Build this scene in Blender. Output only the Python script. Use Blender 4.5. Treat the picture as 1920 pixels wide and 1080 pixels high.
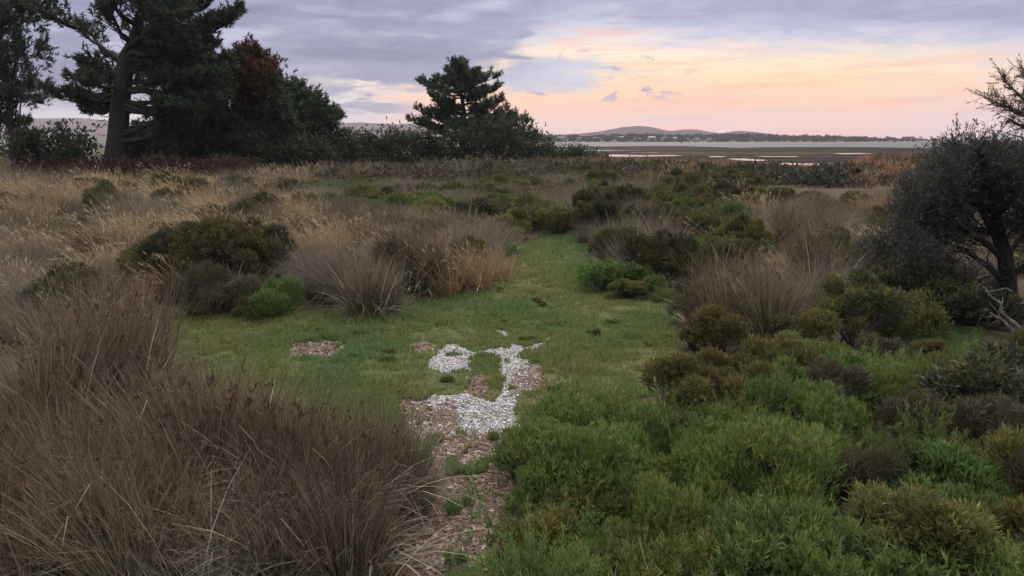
import bpy, math, random
import numpy as np

# ------------------------------------------------------------------ camera, sky, sun, exposure
for o in list(bpy.data.objects):
    bpy.data.objects.remove(o)
SC = bpy.context.scene
COL = SC.collection
CAMZ, PITCH, F = 2.5, math.radians(10.5), 1500.0
R = math.radians

cam_d = bpy.data.cameras.new('camera')
cam_d.sensor_width = 36.0
cam_d.lens = F / 1920 * 36
cam_d.clip_start, cam_d.clip_end = 0.05, 20000
cam = bpy.data.objects.new('camera', cam_d)
COL.objects.link(cam)
cam.location = (0, 0, CAMZ)
cam.rotation_euler = (math.pi / 2 - PITCH, 0, 0)
SC.camera = cam

SC.view_settings.view_transform = 'Standard'
SC.view_settings.look = 'None'
SC.view_settings.gamma = 1
SC.view_settings.exposure = 1.0
SC.view_settings.use_curve_mapping = False
SC.render.engine = 'CYCLES'
SC.cycles.use_denoising = True
SC.cycles.max_bounces = 6
SC.cycles.diffuse_bounces = 3
SC.cycles.volume_bounces = 0

SUN_EL, SUN_AZ = R(45), R(4)          # diffuse light through the cloud deck, from ahead
sun_d = bpy.data.lights.new('sun', 'SUN')
sun_d.energy = 1.5
sun_d.angle = R(38)
sun_d.color = (1.0, 0.90, 0.80)
sun = bpy.data.objects.new('sun', sun_d)
COL.objects.link(sun)
sun.location = (0, 0, 40)
sun.rotation_euler = (-(math.pi / 2 - SUN_EL), 0, -SUN_AZ)


def lin(r, g, b):
    f = lambda c: c / 12.92 if c <= 0.04045 else ((c + 0.055) / 1.055) ** 2.4
    return (f(r / 255), f(g / 255), f(b / 255), 1)


class NT:
    """small helper to write node maths"""
    def __init__(s, tree):
        s.t = tree; s.n = tree.nodes; s.l = tree.links

    def node(s, kind, **kw):
        n = s.n.new(kind)
        for k, v in kw.items():
            setattr(n, k, v)
        return n

    def put(s, sock, v):
        if isinstance(v, (int, float)):
            sock.default_value = v
        elif isinstance(v, tuple):
            sock.default_value = v[:len(sock.default_value)]
        else:
            s.l.new(v, sock)

    def m(s, op, a, b=0.0, c=0.0):
        n = s.node('ShaderNodeMath', operation=op)
        s.put(n.inputs[0], a); s.put(n.inputs[1], b); s.put(n.inputs[2], c)
        return n.outputs[0]

    def sstep(s, v, lo, hi):
        n = s.node('ShaderNodeMapRange', interpolation_type='SMOOTHSTEP')
        s.put(n.inputs[0], v); s.put(n.inputs[1], lo); s.put(n.inputs[2], hi)
        n.inputs[3].default_value = 0; n.inputs[4].default_value = 1
        return n.outputs[0]

    def mix(s, f, a, b, mode='MIX'):
        n = s.node('ShaderNodeMix', data_type='RGBA', blend_type=mode)
        s.put(n.inputs[0], f); s.put(n.inputs[6], a); s.put(n.inputs[7], b)
        return n.outputs[2]

    def noise(s, vec, scale, detail=4, rough=0.55, dist=0.0):
        n = s.node('ShaderNodeTexNoise')
        if vec is not None:
            s.l.new(vec, n.inputs['Vector'])
        n.inputs['Scale'].default_value = scale
        n.inputs['Detail'].default_value = detail
        n.inputs['Roughness'].default_value = rough
        n.inputs['Distortion'].default_value = dist
        return n.outputs[0]

    def ramp(s, f, stops, interp='EASE'):
        n = s.node('ShaderNodeValToRGB')
        cr = n.color_ramp
        cr.interpolation = interp
        while len(cr.elements) < len(stops):
            cr.elements.new(0.5)
        for e, (p, c) in zip(cr.elements, stops):
            e.position = p; e.color = c
        s.put(n.inputs[0], f)
        return n.outputs[0]

    def vmul(s, vec, sc):
        n = s.node('ShaderNodeVectorMath', operation='MULTIPLY')
        s.l.new(vec, n.inputs[0]); n.inputs[1].default_value = sc
        return n.outputs[0]


def ray(px, py):
    a, b = (px - 960) / F, (540 - py) / F
    return (a, math.cos(PITCH) + b * math.sin(PITCH), -math.sin(PITCH) + b * math.cos(PITCH))


def azel(px, py):
    d = ray(px, py)
    return math.degrees(math.atan2(d[0], d[1])), math.degrees(math.atan2(d[2], math.hypot(d[0], d[1])))


def build_world():
    w = bpy.data.worlds.new('World')
    SC.world = w
    w.use_nodes = True
    k = NT(w.node_tree)
    for n in list(k.n):
        k.n.remove(n)
    out = k.node('ShaderNodeOutputWorld')
    bg = k.node('ShaderNodeBackground')
    k.l.new(bg.outputs[0], out.inputs[0])
    tc = k.node('ShaderNodeTexCoord')
    d = tc.outputs['Generated']
    sep = k.node('ShaderNodeSeparateXYZ')
    k.l.new(d, sep.inputs[0])
    X, Y, Z = sep.outputs
    az = k.m('MULTIPLY', k.m('ARCTAN2', X, Y), 180 / math.pi)
    el = k.m('MULTIPLY', k.m('ARCSINE', Z), 180 / math.pi)
    # noises on the direction itself, squeezed so that clouds lie flat
    st = k.vmul(d, (3.0, 3.0, 15.0))
    st2 = k.vmul(d, (5.0, 5.0, 46.0))
    n_big = k.noise(st, 1.3, 5, 0.55, 0.5)
    n_mid = k.noise(st, 4.2, 6, 0.55, 0.3)
    n_str = k.noise(st2, 1.5, 5, 0.6, 0.6)
    n_fine = k.noise(st, 11.0, 5, 0.6, 0.4)
    # clear band low over the horizon
    e10 = k.m('DIVIDE', el, 10.0)
    warm = k.ramp(e10, [(0.0, lin(232, 202, 202)), (0.10, lin(246, 206, 192)), (0.22, lin(255, 204, 172)),
                        (0.36, lin(255, 213, 168)), (0.48, lin(255, 228, 184)), (0.60, lin(252, 230, 204)),
                        (0.74, lin(222, 216, 224)), (1.0, lin(190, 192, 214))])
    cool_l = k.ramp(e10, [(0.0, lin(206, 196, 208)), (0.08, lin(232, 216, 208)), (0.17, lin(204, 207, 216)),
                          (0.30, lin(214, 210, 214)), (0.42, lin(238, 222, 202)), (0.6, lin(196, 198, 214)),
                          (1.0, lin(170, 174, 200))])
    cool_r = k.ramp(e10, [(0.0, lin(212, 200, 210)), (0.2, lin(226, 206, 206)), (0.38, lin(236, 214, 204)),
                          (0.55, lin(224, 213, 212)), (0.7, lin(196, 200, 220)), (1.0, lin(172, 178, 208))])
    base = k.mix(k.sstep(az, -12.5, -4.0), cool_l, warm)
    base = k.mix(k.m('MULTIPLY', k.sstep(az, 22.0, 37.0), 0.9), base, cool_r)
    # pink and apricot streaks, lavender veils
    zone = k.m('MULTIPLY', k.sstep(az, -12.0, 0.0), k.m('SUBTRACT', 1.0, k.sstep(az, 26.0, 36.0)))
    s1 = k.m('MULTIPLY', k.sstep(n_str, 0.50, 0.66), k.m('MULTIPLY', zone, 0.65))
    base = k.mix(s1, base, lin(255, 186, 154))
    n_str2 = k.noise(k.vmul(d, (4.0, 4.0, 70.0)), 1.9, 5, 0.6, 0.5)
    s2 = k.m('MULTIPLY', k.sstep(n_str2, 0.54, 0.72), 0.42)
    base = k.mix(s2, base, lin(205, 188, 204))
    # grey small clouds low on the left
    box = k.m('MULTIPLY', k.m('MULTIPLY', k.sstep(az, -24.0, -16.0), k.m('SUBTRACT', 1.0, k.sstep(az, -9.0, -5.0))),
              k.m('MULTIPLY', k.sstep(el, 1.1, 2.0), k.m('SUBTRACT', 1.0, k.sstep(el, 3.2, 4.2))))
    c1 = k.m('MULTIPLY', k.sstep(k.m('ADD', n_mid, k.m('MULTIPLY', n_fine, 0.25)), 0.54, 0.66), box)
    base = k.mix(c1, base, lin(148, 148, 172))
    # wisps in the bright part
    wz = k.m('MULTIPLY', k.m('MULTIPLY', k.sstep(az, -1.0, 2.0), k.m('SUBTRACT', 1.0, k.sstep(az, 9.0, 14.0))),
             k.m('MULTIPLY', k.sstep(el, 2.2, 3.0), k.m('SUBTRACT', 1.0, k.sstep(el, 5.6, 6.6))))
    n_w = k.noise(k.vmul(d, (9.0, 9.0, 26.0)), 2.9, 6, 0.6, 0.5)
    c2 = k.m('MULTIPLY', k.m('MULTIPLY', k.sstep(n_w, 0.54, 0.64), wz), 1.0)
    base = k.mix(c2, base, lin(172, 158, 180))
    # the cloud deck: its lower edge as a curve over azimuth, broken by noise
    pts = [(156, 205), (420, 190), (520, 170), (600, 153), (725, 168), (850, 172), (900, 172), (945, 145),
           (990, 108), (1035, 74), (1095, 62), (1160, 70), (1250, 83), (1440, 99), (1640, 103), (1920, 104)]
    fc = k.node('ShaderNodeFloatCurve')
    cu = fc.mapping.curves[0]
    ae = [azel(*p) for p in pts]
    xs = [((a + 40) / 80, e / 15) for a, e in ae]
    while len(cu.points) < len(xs):
        cu.points.new(0.5, 0.5)
    for p, (x, y) in zip(cu.points, xs):
        p.location = (x, y)
    fc.mapping.update()
    azw = k.m('ADD', az, k.m('ADD', k.m('MULTIPLY', k.m('SUBTRACT', n_mid, 0.5), 12.0), k.m('MULTIPLY', k.m('SUBTRACT', n_fine, 0.5), 5.0)))
    k.l.new(k.m('DIVIDE', k.m('ADD', azw, 40.0), 80.0), fc.inputs['Value'])
    edge = k.m('MULTIPLY', fc.outputs[0], 15.0)
    over = k.m('SUBTRACT', el, edge)
    over = k.m('ADD', over, k.m('MULTIPLY', k.m('SUBTRACT', n_mid, 0.5), 2.2))
    over = k.m('ADD', over, k.m('MULTIPLY', k.m('SUBTRACT', n_fine, 0.5), 1.2))
    soft = k.m('ADD', 0.6, k.m('MULTIPLY', k.sstep(az, -8.0, -2.0), 1.3))
    deck = k.sstep(over, k.m('MULTIPLY', soft, -0.6), soft)
    dl = k.ramp(k.sstep(k.m('ADD', k.m('MULTIPLY', n_big, 0.65), k.m('MULTIPLY', n_mid, 0.35)), 0.34, 0.66),
                [(0.0, lin(122, 127, 156)), (0.45, lin(140, 144, 171)), (1.0, lin(176, 178, 202))])
    dr = k.ramp(k.sstep(n_big, 0.3, 0.7), [(0.0, lin(150, 154, 184)), (0.5, lin(166, 170, 198)), (1.0, lin(192, 195, 216))])
    dcol = k.mix(k.sstep(az, -7.0, 9.0), dl, dr)
    billow = k.noise(k.vmul(d, (4.0, 4.0, 22.0)), 2.2, 6, 0.58, 0.7)
    dcol = k.mix(k.m('MULTIPLY', k.sstep(billow, 0.5, 0.72), 0.30), dcol, lin(196, 196, 216))
    dcol = k.mix(k.m('MULTIPLY', k.sstep(billow, 0.50, 0.3), k.m('MULTIPLY_ADD', k.sstep(az, -6.0, -16.0), 0.35, 0.4)), dcol, lin(118, 122, 152))
    # deck brightened above the view as added fill on the foreground: an overcast sky is brighter overhead than at the horizon
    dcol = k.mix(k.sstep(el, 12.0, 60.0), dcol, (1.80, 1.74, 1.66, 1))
    # a feathery grey tongue reaching right out of the deck
    ta, te = azel(1015, 142)
    qa = k.m('DIVIDE', k.m('SUBTRACT', az, ta), 5.4)
    qe = k.m('DIVIDE', k.m('SUBTRACT', k.m('SUBTRACT', el, te), k.m('MULTIPLY', k.m('SUBTRACT', az, ta), 0.03)), 1.25)
    q2 = k.m('ADD', k.m('MULTIPLY', qa, qa), k.m('MULTIPLY', qe, qe))
    q2 = k.m('ADD', q2, k.m('ADD', k.m('MULTIPLY', k.m('SUBTRACT', n_mid, 0.5), 2.4), k.m('MULTIPLY', k.m('SUBTRACT', n_fine, 0.5), 1.6)))
    tongue = k.m('MULTIPLY', k.m('SUBTRACT', 1.0, k.sstep(q2, 0.05, 1.5)), 0.95)
    deck = k.m('MAXIMUM', deck, tongue)
    lightedge = k.m('MULTIPLY', k.m('SUBTRACT', 1.0, k.sstep(over, 0.2, 2.2)), k.m('MULTIPLY', k.sstep(az, -3.0, 5.0), 0.5))
    dcol = k.mix(lightedge, dcol, lin(208, 208, 226))
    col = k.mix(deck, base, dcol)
    sky = k.node('ShaderNodeTexSky')
    sky.sky_type = 'NISHITA'
    sky.sun_disc = False
    sky.sun_elevation = SUN_EL
    sky.sun_rotation = SUN_AZ
    col = k.mix(1.0, col, k.mix(1.0, sky.outputs[0], (0.006, 0.006, 0.006, 1), 'MULTIPLY'), 'ADD')
    # below the horizon: dull ground tone
    col = k.mix(k.sstep(el, -2.0, 0.0), (0.05, 0.05, 0.055, 1), col)
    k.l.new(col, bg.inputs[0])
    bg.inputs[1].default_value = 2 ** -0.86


build_world()

# ------------------------------------------------------------------ helpers
rng = np.random.default_rng(7)
random.seed(7)


def gp(px, py, z=0.0):
    d = ray(px, py)
    t = (z - CAMZ) / d[2]
    return d[0] * t, d[1] * t


def at_y(px, py, Y):
    d = ray(px, py)
    t = Y / d[1]
    return np.array((d[0] * t, Y, CAMZ + d[2] * t))


def to_px(x, y, z=0.0):
    x, y, z = np.asarray(x, float), np.asarray(y, float), np.asarray(z, float)
    dz = z - CAMZ
    fw = y * math.cos(PITCH) - dz * math.sin(PITCH)
    up = y * math.sin(PITCH) + dz * math.cos(PITCH)
    fw = np.where(np.abs(fw) < 1e-6, 1e-6, fw)
    return 960 + F * x / fw, 540 - F * up / fw


def vnoise(x, y, seed=0):
    x, y = np.asarray(x, float), np.asarray(y, float)
    xi, yi = np.floor(x), np.floor(y)
    fx, fy = x - xi, y - yi
    fx, fy = fx * fx * (3 - 2 * fx), fy * fy * (3 - 2 * fy)

    def h(a, b):
        v = np.sin(a * 127.1 + b * 311.7 + seed * 74.7) * 43758.5453
        return v - np.floor(v)
    return ((h(xi, yi) * (1 - fx) + h(xi + 1, yi) * fx) * (1 - fy) + (h(xi, yi + 1) * (1 - fx) + h(xi + 1, yi + 1) * fx) * fy)


def fbm(x, y, seed=0, oct=4):
    s, a, t = 0, 0.5, 0
    for i in range(oct):
        s = s + a * vnoise(np.asarray(x) * 2 ** i, np.asarray(y) * 2 ** i, seed + i * 17)
        t += a; a *= 0.5
    return s / t


def in_poly(px, py, poly):
    px, py = np.asarray(px, float), np.asarray(py, float)
    c = np.zeros(px.shape, bool)
    n = len(poly)
    for i in range(n):
        x1, y1 = poly[i]; x2, y2 = poly[i - 1]
        if y1 == y2:
            continue
        c ^= ((y1 > py) != (y2 > py)) & (px < (x2 - x1) * (py - y1) / (y2 - y1) + x1)
    return c


def make_mesh(name, V, polys, cols=None, mat=None, smooth=False):
    """polys: list of (n,k) index arrays"""
    me = bpy.data.meshes.new(name)
    V = np.asarray(V, np.float32)
    me.vertices.add(len(V))
    me.vertices.foreach_set('co', V.ravel())
    loops = np.concatenate([p.ravel() for p in polys]).astype(np.int32)
    tot = np.concatenate([np.full(len(p), p.shape[1], np.int32) for p in polys])
    start = np.concatenate([[0], np.cumsum(tot)[:-1]]).astype(np.int32)
    me.loops.add(len(loops))
    me.loops.foreach_set('vertex_index', loops)
    me.polygons.add(len(tot))
    me.polygons.foreach_set('loop_start', start)
    me.polygons.foreach_set('loop_total', tot)
    if smooth:
        me.polygons.foreach_set('use_smooth', np.ones(len(tot), bool))
    me.update(calc_edges=True)
    if cols is not None:
        at = me.color_attributes.new('Col', 'FLOAT_COLOR', 'POINT')
        c4 = np.ones((len(V), 4), np.float32)
        c4[:, :3] = np.clip(cols, 0, 1)
        at.data.foreach_set('color', c4.ravel())
    if mat:
        me.materials.append(mat)
    return me


def obj(name, me, parent=None, loc=None, rotz=0, scale=None):
    o = bpy.data.objects.new(name, me)
    COL.objects.link(o)
    if parent is not None:
        o.parent = parent
    if loc is not None:
        o.location = loc
    o.rotation_euler = (0, 0, rotz)
    if scale is not None:
        o.scale = scale if hasattr(scale, '__len__') else (scale,) * 3
    return o


def tag(o, label=None, cat=None, group=None, kind=None):
    for key, v in (('label', label), ('category', cat), ('group', group), ('kind', kind)):
        if v:
            o[key] = v
    return o


def thing(name, label, cat, loc, rotz=0, scale=1.0, group=None):
    o = obj(name, None, None, loc, rotz, scale)
    o.empty_display_size = 0.2
    return tag(o, label, cat, group)


class Buf:
    """collects vertices, faces and colours"""
    def __init__(s):
        s.v, s.c, s.q, s.t, s.n = [], [], [], [], 0

    def add(s, V, C, quads=None, tris=None):
        V = np.asarray(V, float).reshape(-1, 3)
        C = np.asarray(C, float)
        if C.ndim == 1:
            C = np.tile(C, (len(V), 1))
        s.v.append(V); s.c.append(C)
        if quads is not None and len(quads):
            s.q.append(np.asarray(quads) + s.n)
        if tris is not None and len(tris):
            s.t.append(np.asarray(tris) + s.n)
        s.n += len(V)

    def arrays(s):
        return np.concatenate(s.v), np.concatenate(s.c), [np.concatenate(x) for x in (s.q, s.t) if x]

    def mesh(s, name, mat, smooth=False):
        V, C, P = s.arrays()
        return make_mesh(name, V, P, C, mat, smooth)

    def tube(s, P, rad, col, sides=6, cap=True):
        P = np.asarray(P, float)
        n = len(P)
        rad = np.broadcast_to(np.asarray(rad, float), (n,))
        T = np.gradient(P, axis=0)
        T /= np.linalg.norm(T, axis=1, keepdims=True) + 1e-9
        ref = np.array((0.31, 0.17, 0.94)) if abs(T[:, 2]).mean() < 0.9 else np.array((1.0, 0.1, 0.05))
        A = np.cross(T, ref); A /= np.linalg.norm(A, axis=1, keepdims=True) + 1e-9
        B = np.cross(T, A)
        th = np.arange(sides) / sides * 2 * math.pi
        V = P[:, None] + rad[:, None, None] * (np.cos(th)[None, :, None] * A[:, None] + np.sin(th)[None, :, None] * B[:, None])
        i = np.arange(n - 1)[:, None] * sides
        j = np.arange(sides)[None]
        k = (j + 1) % sides
        Q = np.stack([i + j, i + k, i + sides + k, i + sides + j], -1).reshape(-1, 4)
        s.add(V.reshape(-1, 3), col, quads=Q)

    def box(s, c, size, col, rz=0.0):
        x, y, z = np.asarray(size) / 2
        V = np.array([(a, b, d) for a in (-x, x) for b in (-y, y) for d in (-z, z)])
        ca, sa = math.cos(rz), math.sin(rz)
        V = np.stack([V[:, 0] * ca - V[:, 1] * sa, V[:, 0] * sa + V[:, 1] * ca, V[:, 2]], -1) + np.asarray(c)
        s.add(V, col, quads=[(0, 1, 3, 2), (4, 6, 7, 5), (0, 4, 5, 1), (2, 3, 7, 6), (0, 2, 6, 4), (1, 5, 7, 3)])


def unit(v):
    return v / (np.linalg.norm(v, axis=-1, keepdims=True) + 1e-9)


def pick_cols(g, pal, n, jit=0.12):
    pal = np.asarray(pal, float)
    w = pal[:, 3] if pal.shape[1] > 3 else np.ones(len(pal))
    c = pal[g.choice(len(pal), n, p=w / w.sum()), :3]
    return c * g.uniform(1 - jit, 1 + jit, (n, 1)) * g.uniform(1 - jit * 0.35, 1 + jit * 0.35, (n, 3))


def blades(buf, g, n, base_r, L, tilt, bend, width, pal, tip=None, wind=(0, 0), segs=3, z0=0.0, centers=None, tipmix=0.6, wtip=0.12, kink=0.16):
    """curved grass blades: strips of quads from a tussock's base"""
    a = g.uniform(0, 2 * math.pi, n)
    r = base_r * np.sqrt(g.uniform(0, 1, n))
    base = np.stack([r * np.cos(a), r * np.sin(a), np.full(n, z0)], -1)
    cf, cl = 1.0, np.zeros((n, 2))
    if centers is not None:
        ci = g.integers(0, len(centers), n)
        base = base + centers[ci]
        cf = g.uniform(0.62, 1.12, len(centers))[ci]
        cl = g.normal(0, 0.16, (len(centers), 2))[ci]
    ad = a + g.normal(0, 0.7, n)
    t0 = (tilt[0] + (tilt[1] - tilt[0]) * (r / max(base_r, 1e-6))) * g.uniform(0.3, 1.25, n)
    be = g.uniform(bend[0], bend[1], n)
    ln = np.clip(g.normal(L[0], L[1], n), L[0] * 0.25, L[0] * 1.32) * cf
    tm = (np.arange(segs) + 0.5) / segs
    th = t0[:, None] + be[:, None] * tm[None] ** 1.4
    kk = (g.uniform(0, 1, n) < kink)[:, None] & (np.arange(segs)[None] >= g.integers(1, max(2, segs), n)[:, None])   # snapped blades
    th = th + kk * g.uniform(0.6, 1.9, n)[:, None]
    ad = ad + g.normal(0, 0.25, n)
    D = np.stack([np.sin(th) * np.cos(ad)[:, None] + wind[0] * tm + cl[:, :1] * tm, np.sin(th) * np.sin(ad)[:, None] + wind[1] * tm + cl[:, 1:] * tm, np.cos(th)], -1)
    D = unit(D)
    P = np.concatenate([base[:, None], base[:, None] + np.cumsum(D * (ln / segs)[:, None, None], 1)], 1)
    sa = g.uniform(0, math.pi, n)
    side = np.stack([np.cos(sa), np.sin(sa), np.zeros(n)], -1)[:, None]
    t = np.linspace(0, 1, segs + 1)
    w = (width * np.clip(np.exp(g.normal(-0.08, 0.4, n)), 0.4, 2.2))[:, None] * np.maximum(wtip, (1 - t[None]) ** 0.6)
    V = np.stack([P - side * w[..., None] / 2, P + side * w[..., None] / 2], 2)
    c0 = pick_cols(g, pal, n, 0.34)
    C = np.repeat(c0[:, None], segs + 1, 1)
    if tip is not None:
        ct = pick_cols(g, tip, n)
        f = (tipmix * t ** 1.5)[None, :, None] * g.uniform(0, 1, (n, 1, 1))
        C = C * (1 - f) + ct[:, None] * f
    C = np.repeat(C[:, :, None], 2, 2)
    i = (np.arange(n) * (segs + 1) * 2)[:, None] + np.arange(segs)[None] * 2
    Q = np.stack([i, i + 1, i + 3, i + 2], -1).reshape(-1, 4)
    buf.add(V.reshape(-1, 3), C.reshape(-1, 3), quads=Q)
    return P[:, -1], D[:, -1]


def leaves(buf, g, pos, axis, cols, per, ln, wd, spread, tri=False, along=0.6):
    """sprays of small kite shaped leaves"""
    n = len(pos)
    P = np.repeat(pos, per, 0); A = np.repeat(axis, per, 0); C = np.repeat(cols, per, 0)
    m = len(P)
    d = unit(A + g.normal(0, spread, (m, 3)))
    l = ln * g.uniform(0.55, 1.35, m)
    b = P + A * (ln * along * g.uniform(-0.5, 0.8, m))[:, None]
    s = unit(np.cross(d, g.normal(0, 1, (m, 3))))
    w = wd * g.uniform(0.7, 1.3, m)
    C = C * g.uniform(0.85, 1.15, (m, 1))
    tip = b + d * l[:, None]
    if tri:
        V = np.stack([b - s * w[:, None] / 2, b + s * w[:, None] / 2, tip], 1)
        T = np.arange(m * 3).reshape(m, 3)
        buf.add(V.reshape(-1, 3), np.repeat(C, 3, 0), tris=T)
    else:
        mid = b + d * (l * 0.45)[:, None]
        V = np.stack([b, mid - s * w[:, None] / 2, tip, mid + s * w[:, None] / 2], 1)
        buf.add(V.reshape(-1, 3), np.repeat(C, 4, 0), quads=np.arange(m * 4).reshape(m, 4))


def lobes_sample(g, lobes, n, fill=0.25, zmin=-0.25, shell=(0.82, 1.04)):
    """points on the outside of a heap of ellipsoid lobes; lobes rows: cx cy cz rx rz id"""
    lobes = np.asarray(lobes, float)
    w = lobes[:, 3] ** 2
    k = g.choice(len(lobes), n * 2, p=w / w.sum())
    d = unit(g.normal(0, 1, (n * 2, 3)))
    d[:, 2] = np.where(d[:, 2] < zmin, -d[:, 2], d[:, 2])
    rr = g.uniform(shell[0], shell[1], n * 2)
    inner = g.uniform(0, 1, n * 2) < fill
    rr = np.where(inner, g.uniform(0.3, shell[0], n * 2), rr)
    Lb = lobes[k]
    p = Lb[:, :3] + d * rr[:, None] * np.stack([Lb[:, 3], Lb[:, 3], Lb[:, 4]], -1)
    bad = np.zeros(n * 2, bool)
    for i, b in enumerate(lobes):
        q = (p - b[:3]) / np.array((b[3], b[3], b[4]))
        bad |= (k != i) & ((q ** 2).sum(1) < 0.55) & ~inner
    ok = np.where(~bad & (p[:, 2] > 0.0))[0][:n]
    return p[ok], d[ok], k[ok]


# ------------------------------------------------------------------ materials
def plant_mat(name, trans=0.25, vary=0.12, rough=0.7, hue=0.012):
    m = bpy.data.materials.new(name)
    m.use_nodes = True
    k = NT(m.node_tree)
    for n in list(k.n):
        k.n.remove(n)
    out = k.node('ShaderNodeOutputMaterial')
    at = k.node('ShaderNodeAttribute', attribute_name='Col')
    oi = k.node('ShaderNodeObjectInfo')
    hs = k.node('ShaderNodeHueSaturation')
    k.l.new(at.outputs['Color'], hs.inputs['Color'])
    k.put(hs.inputs['Hue'], k.m('MULTIPLY_ADD', oi.outputs['Random'], 2 * hue, 0.5 - hue))
    k.put(hs.inputs['Value'], k.m('MULTIPLY_ADD', oi.outputs['Random'], 2 * vary, 1 - vary))
    pb = k.node('ShaderNodeBsdfPrincipled')
    k.l.new(hs.outputs[0], pb.inputs['Base Color'])
    pb.inputs['Roughness'].default_value = rough
    pb.inputs['Specular IOR Level'].default_value = 0.2
    if trans > 0:
        tr = k.node('ShaderNodeBsdfTranslucent')
        k.l.new(hs.outputs[0], tr.inputs[0])
        mx = k.node('ShaderNodeMixShader')
        mx.inputs[0].default_value = trans
        k.l.new(pb.outputs[0], mx.inputs[1]); k.l.new(tr.outputs[0], mx.inputs[2])
        k.l.new(mx.outputs[0], out.inputs[0])
    else:
        k.l.new(pb.outputs[0], out.inputs[0])
    return m


def bark_mat(name, scale=9.0):
    m = plant_mat(name, 0, 0.1, 0.85)
    k = NT(m.node_tree)
    pb = [n for n in k.n if n.type == 'BSDF_PRINCIPLED'][0]
    tc = k.node('ShaderNodeTexCoord')
    nz = k.noise(k.vmul(tc.outputs['Object'], (1, 1, 0.25)), scale, 6, 0.65)
    bp = k.node('ShaderNodeBump')
    bp.inputs['Strength'].default_value = 0.8
    bp.inputs['Distance'].default_value = 0.05
    k.l.new(nz, bp.inputs['Height'])
    k.l.new(bp.outputs[0], pb.inputs['Normal'])
    hs = [n for n in k.n if n.type == 'HUE_SAT'][0]
    c = k.mix(k.sstep(nz, 0.35, 0.65), (0.5, 0.5, 0.5, 1), (1.25, 1.25, 1.25, 1))
    k.l.new(k.mix(1.0, hs.outputs[0], c, 'MULTIPLY'), pb.inputs['Base Color'])
    return m


M_GRASS = plant_mat('dry_grass_blade', 0.3, 0.24)
M_LEAF = plant_mat('leaf', 0.28, 0.2, hue=0.016)
M_NEEDLE = plant_mat('pine_needle', 0.12)
M_TURF = plant_mat('turf_blade', 0.3, 0.0, hue=0.0)
M_FAR = plant_mat('far_foliage', 0.2, 0.0, hue=0.0)
M_BARK = bark_mat('bark', 18.0)
M_TWIG = plant_mat('dead_twig', 0.0, 0.1, 0.8)
M_CHIP = plant_mat('crust_chip', 0.0, 0.0, 0.9, 0.0)
M_HOUSE = plant_mat('house_paint', 0.0, 0.1, 0.6, 0.0)

# ------------------------------------------------------------------ the ground
Zm = 0.3704
def zp(l):   # measured on a 2.7x enlargement whose corner is (500, 560)
    return [gp(500 + x * Zm, 560 + y * Zm) for x, y in l]


SALT = [zp(l) for l in (
    [(820, 370), (812, 310), (875, 272), (885, 228), (950, 218), (985, 240), (1000, 262), (1100, 256), (1200, 248), (1270, 228), (1302, 240), (1272, 300),
     (1222, 332), (1180, 300), (1100, 280), (1040, 302), (1028, 372), (900, 386)],
    [(1180, 300), (1270, 296), (1340, 330), (1372, 382), (1350, 440), (1280, 500), (1250, 540), (1272, 600), (1270, 655), (1180, 700), (1050, 690),
     (960, 655), (930, 600), (960, 560), (860, 500), (1000, 480), (1060, 510), (1150, 530), (1190, 460), (1210, 430), (1170, 370)],
    [(760, 520), (860, 492), (960, 540), (900, 562), (780, 548)],
    [(730, 620), (830, 600), (960, 640), (980, 700), (830, 690), (760, 710)],
    [(1140, 162), (1222, 160), (1225, 184), (1150, 186)],
    [(1290, 252), (1440, 198), (1440, 215), (1360, 240)])]
LITTER = [zp(l) for l in (
    [(900, 690), (1190, 690), (1240, 790), (1270, 900), (1350, 1020), (1370, 1200), (1380, 1420), (500, 1420), (560, 1060), (780, 900), (850, 780)],
    [(110, 225), (300, 205), (410, 222), (340, 295), (110, 290)], [(735, 235), (790, 205), (860, 225), (850, 262), (730, 275)],
    [(1440, 415), (1530, 405), (1580, 455), (1480, 470)], [(1290, 330), (1390, 330), (1390, 470), (1270, 520), (1230, 470)],
    [(690, 500), (960, 530), (960, 700), (700, 700)], [(640, 262), (720, 262), (720, 282), (640, 282)], [(1020, 400), (1120, 390), (1110, 510), (1010, 480)])]
PATH_PX = [(300, 720), (290, 640), (320, 594), (450, 592), (560, 588), (640, 582), (700, 592), (745, 570), (830, 550), (885, 540), (925, 508),
           (955, 478), (1000, 452), (1018, 436), (1075, 440), (1108, 468), (1116, 500), (1100, 535), (1150, 556), (1240, 568), (1275, 590),
           (1268, 640), (1320, 700), (1230, 745), (1110, 772), (1010, 810), (960, 860), (935, 920), (920, 1000), (905, 1120),
           (835, 1120), (842, 960), (770, 880), (600, 845), (420, 800)]
GLADE_PX = [(1630, 650), (1660, 618), (1760, 606), (1840, 615), (1830, 660), (1740, 690), (1650, 680)]
PATH = [gp(*p) for p in PATH_PX]
GLADE = [gp(*p) for p in GLADE_PX]
SHORE = np.array([(-400, 420), (-60, 330), (-24, 190), (-8, 120), (0, 96), (5, 90), (11, 86), (17, 74), (20, 63), (25, 58), (31, 72), (38, 92), (54, 110), (120, 125), (400, 200)])


def shore_y(x):
    return np.interp(x, SHORE[:, 0], SHORE[:, 1]) + 5 * (fbm(np.asarray(x) * 0.12, np.asarray(x) * 0 + 3.3, 5) - 0.5)


def gz(x, y):
    x, y = np.asarray(x, float), np.asarray(y, float)
    z = 0.10 * (fbm(x * 0.35, y * 0.35, 1) - 0.5) + 0.05 * (fbm(x * 1.6, y * 1.6, 2, 3) - 0.5)
    s = np.clip((y - shore_y(x) + 6) / 14.0, 0, 1)
    return z - 1.3 * s * s * (3 - 2 * s)


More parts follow.
